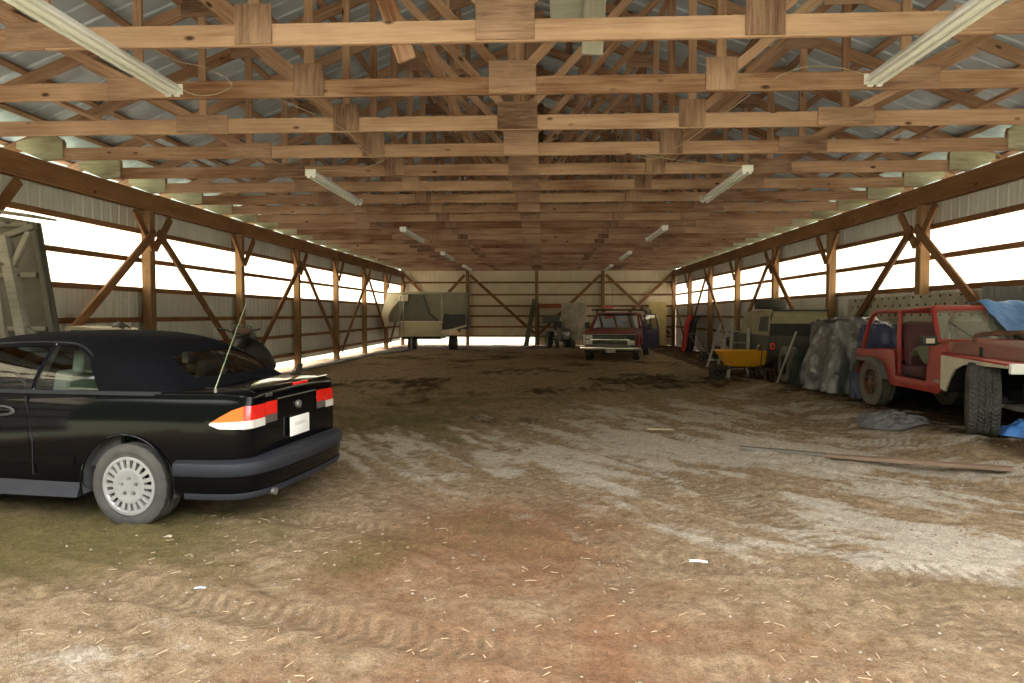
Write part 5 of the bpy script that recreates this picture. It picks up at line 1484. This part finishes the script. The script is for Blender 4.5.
def mower():
    t = thing('lawn_mower', 'small dark lawn mower on the dirt behind the stepladder at the right wall', 'mower', (5.55, 22.6, 0.0), R(20))
    B().prism([(-0.32, 0.10), (0.32, 0.10), (0.30, 0.24), (0.1, 0.30), (-0.28, 0.28)], -0.26, 0.26).build('deck', M_DARK, t, 0.02)
    B().box((0.0, 0, 0.42), (0.30, 0.30, 0.24)).build('engine', M_OLD, t, 0.05)
    B().lathe([(0, 0.56), (0.09, 0.56), (0.11, 0.53)], axis='z', n=20).build('starter_cap', M_STEEL, t)
    B().tube([(-0.3, -0.2, 0.22), (-0.85, -0.2, 0.95), (-0.85, 0.2, 0.95), (-0.3, 0.2, 0.22)], 0.014, 8).build('handle', M_STEEL, t)
    for x in (-0.3, 0.3):
        for s in (1, -1):
            w_ = tyre_mesh(0.11, 0.05, 0.06, 'road', 32).build('wheel', M_RUBBER, t, loc=(x, s * 0.30, 0.11))
            B().lathe([(0.062, -0.02), (0.0, -0.025)], axis='y', n=16).build('hub', M_STEEL, w_)
mower()
o = beam('plywood_sheet', (5.58, 33.75, 0.02), (5.58, 34.05, 2.18), 0.82, 0.02, wood('tan_plywood', (0.50, 0.40, 0.20), (0.40, 0.30, 0.13), knots=False), up=(1, 0, 0))
o.data.transform(Matrix.Rotation(R(90), 4, 'X'))
tag(o, 'tan plywood sheet leaning on the back wall right of the pickup', 'plywood')
tag(beam('plank', (-0.82, 33.2, 0.02), (-0.40, 33.9, 2.3), 0.24, 0.05, W_GREY, up=(0, 1, 0)), 'pale wide plank leaning on the middle post of the back wall', 'plank')
# rack with an orange beam, a worn white panel and a garden tractor beside the pickup
t = thing('storage_rack', 'tall metal rack with an orange cross beam against the back wall, left of the pickup', 'rack', (0.40, 33.3, 0.0))
for x in (-0.62, 0.62):
    for y in (0, 0.5): B().box((x, y, 1.05), (0.07, 0.05, 2.1)).build('upright', M_OLD, t, 0.004)
for y in (0, 0.5): B().box((0, y, 1.96), (1.2, 0.05, 0.22)).build('cross_beam', mat('orange_paint', (0.42, 0.10, 0.03), 0.5, var=0.4, vscale=5), t, 0.004)
for z in (1.15, 0.5): B().box((0, 0.25, z), (1.2, 0.5, 0.03)).build('shelf', W_GREY, t, 0.003)
o = B().box((0, 0, 0.16), (0.8, 0.3, 0.32)).build('storage_box', mat('grey_blue_box', (0.13, 0.15, 0.17), 0.6), None, 0.02); o.location = (0.40, 33.55, 1.168); tag(o, 'grey-blue box on the shelf of the tall rack at the back wall', 'box')
t = thing('worn_panel', 'dirty white square panel standing on edge behind the garden tractor, left of the pickup', 'panel', (1.47, 33.0, 0.0))
B().box((0, 0, 1.22), (1.15, 0.03, 1.75)).build('board', mat('dirty_white', (0.55, 0.50, 0.42), 0.8, var=0.55, vscale=2.2, col2=(0.26, 0.22, 0.17)), t, 0.004)
for s in (1, -1): B().box((s * 0.56, 0.04, 1.08), (0.06, 0.05, 2.14)).build('edge_batten', M_LCANV, t, 0.004)

def tractor():
    t = thing('garden_tractor', 'dark garden tractor with yellow wheel hubs in front of the rack at the back wall', 'tractor', (0.86, 31.4, 0.0), R(-78))
    M_YH = mat('yellow_hub', (0.42, 0.30, 0.04), 0.6, var=0.4, vscale=5)
    B().prism([(-0.15, 0.42), (0.75, 0.42), (0.80, 0.55), (0.78, 0.82), (0.55, 0.92), (-0.15, 0.95)], -0.22, 0.22).build('bonnet', M_OLD, t, 0.04)
    B().box((0.80, 0, 0.62), (0.03, 0.30, 0.30)).build('grille', M_STEEL, t, 0.01)
    for s in (1, -1):
        B().prism([(-1.05, 0.45), (-0.95, 0.76), (-0.5, 0.78), (-0.35, 0.5)], s * 0.25, s * 0.55).build('mudguard', M_OLD, t, 0.03)
        w_ = tyre_mesh(0.36, 0.26, 0.19, 'road', 48).build('rear_tyre', M_RUBBER, t, loc=(-0.72, s * 0.44, 0.36)); B().lathe([(0.20, s * 0.1), (0.17, s * 0.06), (0.05, s * 0.05), (0.0, s * 0.06)], axis='y', n=24).build('hub', M_YH, w_)
        w_ = tyre_mesh(0.21, 0.14, 0.11, 'road', 40).build('front_tyre', M_RUBBER, t, loc=(0.55, s * 0.38, 0.21)); B().lathe([(0.115, s * 0.06), (0.1, s * 0.04), (0.0, s * 0.05)], axis='y', n=24).build('hub', M_YH, w_)
        B().lathe([(0, 0.83), (0.05, 0.828), (0.055, 0.80)], c=(0, s * 0.12, 0.72), axis='x', n=16).build('headlamp', M_CLEAR, t)
    sb = B().box((-0.70, 0, 0.86), (0.42, 0.42, 0.10)).build('seat', M_BLACK, t, 0.04); B().box((-0.90, 0, 1.05), (0.10, 0.40, 0.36)).build('seat_back', M_BLACK, sb, 0.04)
    b = B().tube([(-0.25 + 0.05 * math.sin(a), 0.17 * math.cos(a), 1.06 + 0.16 * math.sin(a)) for a in np.linspace(0, 2 * math.pi, 21)[:-1]], 0.014, 6, closed=True); b.bar((-0.25, -0.16, 1.06), (-0.25, 0.16, 1.06), 0.025, 0.025); b.bar((-0.25, 0, 1.06), (-0.1, 0, 0.90), 0.03, 0.03)
    b.build('steering_wheel', M_BLACK, t)
    B().box2((-0.9, -0.2, 0.34), (0.7, 0.2, 0.46)).build('chassis', M_DARK, t)
tractor()

def snowmobile():
    t = thing('snowmobile', 'black snowmobile with upturned skis by the left wall, behind the convertible', 'snowmobile', (-6.2, 13.55, 0.0), R(86))
    G = []
    for x, hw, z0, z1 in [(-0.1, 0.20, 0.42, 0.75), (0.2, 0.25, 0.36, 1.02), (0.5, 0.30, 0.30, 1.10), (0.9, 0.34, 0.27, 0.95), (1.25, 0.30, 0.30, 0.72), (1.45, 0.17, 0.36, 0.52)]:
        G.append([(x, -hw * 0.7, z0), (x, -hw, (z0 + z1) / 2 - 0.05), (x, -hw * 0.75, z1 - 0.10), (x, -hw * 0.3, z1), (x, hw * 0.3, z1), (x, hw * 0.75, z1 - 0.10), (x, hw, (z0 + z1) / 2 - 0.05), (x, hw * 0.7, z0)])
    fin('cowling', grid_bm(crs(crs(np.array(G), 24, 0), 29, 1), True, True), M_BLACK, t)
    B().prism([(-1.5, 0.52), (-1.5, 0.72), (-0.6, 0.74), (0.1, 0.86), (0.2, 0.6), (-0.2, 0.50)], -0.19, 0.19).build('seat', M_OLD, t, 0.05)
    B().prism([(-1.6, 0.44), (-1.55, 0.54), (-0.1, 0.52), (0.2, 0.42)], -0.26, 0.26).build('tunnel', M_STEEL, t, 0.02)
    B().prism([(-1.5, 0.10), (-1.62, 0.22), (-1.5, 0.40), (0.1, 0.40), (0.35, 0.24), (0.1, 0.03), (-1.35, 0.03)], -0.19, 0.19).build('track_belt', M_RUBBER, t, 0.04)
    B().tube([(0.25, -0.42, 1.26), (0.28, -0.3, 1.24), (0.34, -0.12, 1.16), (0.38, 0, 1.14), (0.34, 0.12, 1.16), (0.28, 0.3, 1.24), (0.25, 0.42, 1.26)], 0.016, 8).build('handlebar', M_DARK, t)
    for s in (1, -1):
        B().tube([(0.24, s * 0.30, 1.245), (0.22, s * 0.45, 1.265)], 0.022, 8).build('grip', M_BLACK, t)
        sk = [(0.55, s * 0.48, 0.09), (0.7, s * 0.48, 0.06), (1.4, s * 0.48, 0.06), (1.75, s * 0.48, 0.10), (2.0, s * 0.48, 0.30), (2.08, s * 0.48, 0.42)]
        B().sweep([(0, 0), (1, 0)], [(0, 0)], False) if False else None
        q = crs(np.array(sk), 26, 0); b = B()
        for a, c in zip(q[:-1], q[1:]): b.bar(tuple(a), tuple(c), 0.13, 0.02)
        ski = b.build('ski', M_BLACK, t, smooth=False)
        B().tube([(1.45, s * 0.48, 0.09), (1.75, s * 0.48, 0.34), (2.05, s * 0.48, 0.40)], 0.012, 6).build('ski_loop', M_STEEL, ski)
        B().tube([(0.8, s * 0.25, 0.45), (0.95, s * 0.46, 0.32), (0.95, s * 0.48, 0.08)], 0.025, 8).build('ski_leg', M_STEEL, t)
    B().box((0.42, 0, 1.20), (0.10, 0.30, 0.16)).build('headlamp_pod', mat('dull_red', (0.35, 0.03, 0.03), 0.4), t, 0.03)
    B().prism([(0.40, 1.04), (0.62, 1.05), (0.32, 1.36), (0.29, 1.36)], -0.22, 0.22).build('windshield', M_DGLASS, t, 0.01)
snowmobile()

# partition leaning by the left wall, behind the convertible
M_PARTI = mat('grey_green_panel', (0.105, 0.095, 0.072), 0.85, var=0.35, vscale=2, col2=(0.06, 0.052, 0.04))
def partition():
    t = thing('wall_panel', 'tall grey-brown framed panel leaning near the left wall, cut by the left edge of the photo', 'panel', (-6.12, 7.75, 0.0))
    # leans to the left: its right edge runs outwards towards the floor
    P = [(-0.75, 0.0), (0.72, 0.0), (0.32, 2.62), (-0.75, 2.80)]
    B().prism(P, 0.0, 0.03).build('board', M_PARTI, t, 0.004)
    def xr(z): return 0.72 - (0.40) * z / 2.62
    B().bar((xr(0) - 0.05, -0.03, 0), (xr(2.62) - 0.05, -0.03, 2.62), 0.04, 0.06, up=(1, 0, 0)).build('edge_batten', M_PARTI, t, 0.004)
    for z in (0.55, 1.40, 2.02, 2.60):
        B().box(((-0.75 + xr(z)) / 2 - 0.05, -0.03, z), (xr(z) + 0.62, 0.04, 0.055)).build('cross_batten', W_GREY, t, 0.004)
partition()
def gantry():
    t = thing('grey_post', 'weathered grey post with a bracket arm, standing before the framed panel at the left edge', 'post', (-5.45, 7.3, 0.0))
    B().bar((0.02, 0, 0.0), (-0.42, 0, 2.42), 0.11, 0.11, up=(0, 1, 0)).build('shaft', W_GREY, t, 0.008)
    B().bar((-0.50, -0.0, 2.38), (-0.08, 0.02, 2.53), 0.08, 0.06).build('arm', W_GREY, t, 0.005)
    B().bar((-0.34, 0.0, 2.06), (-0.15, 0.02, 2.47), 0.06, 0.05).build('arm_strut', W_GREY, t, 0.005)
    B().bar((-1.3, 0.04, 2.80), (0.0, 0.05, 2.62), 0.42, 0.025).build('top_board', W_GREY, t, 0.003)
    B().bar((-0.2, 0.0, 1.42), (0.12, 0.05, 1.15), 0.05, 0.05).build('foot_strut', W_GREY, t, 0.005)
gantry()
tag(beam('batten', (-5.52, 7.0, 0.0), (-5.80, 7.12, 1.84), 0.05, 0.05, W_GREY), 'thin pale batten leaning on the grey post at the left edge', 'batten')
def cap():
    t = thing('utility_trailer', 'pale low trailer with dark vent slots, just showing over the roof of the convertible', 'trailer', (-6.42, 9.6, 0.0))
    B().prism([(-0.44, 0.45), (0.30, 0.45), (0.40, 1.30), (0.30, 1.36), (-0.34, 1.40), (-0.44, 1.38)], 0.0, 0.55).build('body', M_BEIGE, t, 0.02)
    for x in (-0.27, -0.07, 0.13): B().box((x, -0.004, 1.32), (0.14, 0.02, 0.04)).build('vent_slot', M_BLACK, t)
    for y in (0.28,):
        for s in (1, -1): wheel(t, (s * 0.28, y, 0.25), 0.25, 0.16, 0.14, s, rot=R(90))
    for o in kids(t):
        if o.name.startswith('tyre'): o.rotation_euler = (0, 0, R(90) if o.location.x < 0 else R(90))
cap()
sheet('glove', [[(-6.24, 9.72, 1.378), (-6.16, 9.72, 1.385), (-6.06, 9.72, 1.36)], [(-6.24, 9.8, 1.45), (-6.16, 9.8, 1.46), (-6.06, 9.8, 1.40)], [(-6.24, 9.9, 1.385), (-6.16, 9.9, 1.39), (-6.06, 9.9, 1.36)]], 12, 12, M_OLD, 'dark crumpled work glove lying on the pale utility trailer', 'glove', 0.01, 10, 3, 0.012)

# bits between the wheelbarrow and the silver tarp
tag(B().tube([(4.66, 14.0, 0.12), (4.86, 13.98, 0.72), (4.92, 13.97, 0.9)], 0.018, 8).tube([(4.92, 13.97, 0.9), (5.03, 13.95, 1.22)], 0.022, 8).build('broom_handle', M_ALU), 'pale pole leaning across the back of the old khaki off-road car', 'pole')
rnd = random.Random(11)
b = B()
for k in range(46):
    x0 = 4.80 + rnd.random() * 0.30; y0 = 13.35 + rnd.random() * 0.35
    pts = []
    for i in range(8):
        pts.append((x0 + 0.16 * mnoise.noise((k * 3.1, i * 0.55, 0)) + i * 0.006, y0 + 0.12 * mnoise.noise((k * 1.7, i * 0.6, 5)), 0.16 + i * 0.10 * rnd.uniform(0.8, 1.15)))
    b.tube(pts, 0.008, 5)
tag(b.build('garden_netting', mat('dark_green_net', (0.05, 0.075, 0.06), 0.8, var=0.4)), 'tangle of dark green netting heaped between the loose tyre and the silver tarp', 'netting', kind='stuff')
t = thing('cultivator', 'small rusty hand cultivator with thin tines in front of the tail-lamp ring', 'garden tool', (4.62, 14.45, 0.13), R(15))
B().tube([(0.0, 0, 0.05), (-0.10, 0.05, 0.35), (-0.05, 0.1, 0.8)], 0.014, 6).build('shaft', M_RUST, t)
for k in range(4):
    B().tube([(0, 0, 0.32), (-0.12 + 0.09 * k, -0.16, 0.28), (-0.16 + 0.11 * k, -0.22, 0.10), (-0.14 + 0.1 * k, -0.14, 0.02)], 0.009, 6).build('tine', M_RUST, t)

# ------------------------------------------------------------------ on the ground
W_DIRTY = wood('dirty_plank', (0.34, 0.235, 0.165), (0.17, 0.115, 0.08))
def gz(x, y): return float(ground(x, y))
def lying(name, p, q, wd, th, m, lab, cat, lift=0.035):
    tag(beam(name, (p[0], p[1], gz(*p) + lift), (q[0], q[1], gz(*q) + lift), wd, th, m), lab, cat)
lying('plank', (3.06, 7.52), (4.27, 6.42), 0.14, 0.03, W_DIRTY, 'long brown plank lying half buried in the dirt at the right', 'plank', 0.05)
lying('plank', (2.27, 8.0), (3.1, 7.62), 0.10, 0.03, W_GREY, 'short pale plank in the dirt, left of the long brown plank', 'plank', 0.035)
tag(beam('stick', (1.38, 9.14, 0.05), (1.72, 9.13, 0.05), 0.025, 0.02, mat('pale_stick', (0.62, 0.50, 0.34), 0.8)), 'short pale stick on the dirt in the middle of the barn', 'stick')
for p, q, lab in [((-6.55, 18.5), (-6.35, 25.5), 'long grey board lying along the foot of the left wall, nearer of two'), ((-6.2, 26.0), (-5.6, 29.3), 'grey board lying at the left wall in front of the tent trailer')]:
    lying('plank', p, q, 0.22, 0.05, W_GREY, lab, 'plank', 0.05)
def scrap(name, x, y, rx, ry, m, lab, cat, rz=0.3, n=5):
    P = [[(-rx, -ry, 0), (0, -ry * 0.8, 0.003), (rx, -ry * 1.2, 0.001)], [(-rx * 0.9, 0, 0.003), (0, 0, 0.005), (rx * 1.05, 0, 0.003)], [(-rx, ry, 0.001), (0, ry * 1.1, 0.003), (rx * 0.9, ry * 0.7, 0)]]
    bm = grid_bm(crs(crs(np.array(P), 9, 0), 9, 1)); bmesh.ops.solidify(bm, geom=bm.faces[:], thickness=0.003)
    o = fin(name, bm, m); o.location = (x, y, gz(x, y) + 0.028); o.rotation_euler = (0, 0, rz)
    tag(o, lab, cat)
M_PAPER = mat('paper', (0.85, 0.84, 0.82), 0.7)
scrap('paper_scrap', 0.97, 4.30, 0.055, 0.018, M_PAPER, 'small bright white scrap on the dirt right of the middle', 'scrap', -0.1)
scrap('paper_scrap', -2.62, 4.62, 0.045, 0.03, mat('beige_paper', (0.45, 0.39, 0.31), 0.8), 'small beige scrap of paper on the dirt below the rear wheel of the convertible', 'scrap', 0.4)
scrap('paper_scrap', -1.93, 3.75, 0.03, 0.012, mat('blue_paper', (0.5, 0.55, 0.68), 0.7), 'tiny bluish scrap on the dirt in front of the convertible', 'scrap', 0.2)

def scatter(name, n, seed, fn, m, lab, cat, area):
    rnd = random.Random(seed); b = B()
    for k in range(n):
        x = rnd.uniform(area[0], area[1]); y = area[2] + (area[3] - area[2]) * rnd.random() ** 1.3
        fn(b, rnd, x, y)
    tag(b.build(name, m, smooth=False), lab, cat, kind='stuff')
zf = {}
_dg = floor.data
_co = np.empty(len(_dg.vertices) * 3, np.float32); _dg.vertices.foreach_get('co', _co); _co = _co.reshape(-1, 3)
def fz(x, y):
    """height of the dirt surface itself"""
    k = (int(x * 5), int(y * 5))
    if k not in zf:
        zf[k] = np.where((np.abs(_co[:, 0] - k[0] / 5 - 0.1) < 0.2) & (np.abs(_co[:, 1] - k[1] / 5 - 0.1) < 0.2))[0]
    I = zf[k]
    if len(I) == 0: return gz(x, y) + 0.02
    c = _co[I]; d = (c[:, 0] - x) ** 2 + (c[:, 1] - y) ** 2
    return float(c[np.argmin(d), 2])
def straw(b, rnd, x, y):
    a = rnd.uniform(0, math.pi) if rnd.random() < 0.6 else rnd.gauss(0.3, 0.4); L = rnd.uniform(0.006, 0.03); z = fz(x, y) + 0.004
    dx, dy = math.cos(a) * L, math.sin(a) * L
    b.bar((x - dx, y - dy, z), (x + dx, y + dy, z + rnd.uniform(0, 0.008)), 0.003, 0.003)
def stone(b, rnd, x, y):
    r = rnd.uniform(0.004, 0.013); z = fz(x, y) + r * 0.2
    vs = []
    for p in [(1, 0, 0), (-1, 0, 0), (0, 1, 0), (0, -1, 0), (0, 0, 0.7), (0, 0, -0.7)]:
        q = [c * r * rnd.uniform(0.7, 1.3) for c in p]
        vs.append((x + q[0], y + q[1], z + q[2]))
    b.add(vs, [(0, 2, 4), (2, 1, 4), (1, 3, 4), (3, 0, 4), (2, 0, 5), (1, 2, 5), (3, 1, 5), (0, 3, 5)])
scatter('straw', 330, 2, straw, mat('dry_straw', (0.45, 0.335, 0.21), 0.8), 'dry straw scattered over the dirt in the foreground', 'straw', (-2.6, 2.2, 2.6, 6.0))
scatter('gravel', 1500, 4, stone, mat('pale_gravel', (0.34, 0.28, 0.21), 0.9, var=0.5, vscale=20), 'small pale stones scattered over the dirt floor', 'gravel', (-3.5, 5.2, 2.6, 12.0))
scatter('clods', 1300, 9, lambda b, r, x, y: stone(b, r, x, y), mat('dirt_clods', (0.20, 0.13, 0.08), 0.95, var=0.4, vscale=20), 'small dark clods of earth scattered over the dirt floor', 'dirt clods', (-3.8, 5.0, 2.6, 11.0))
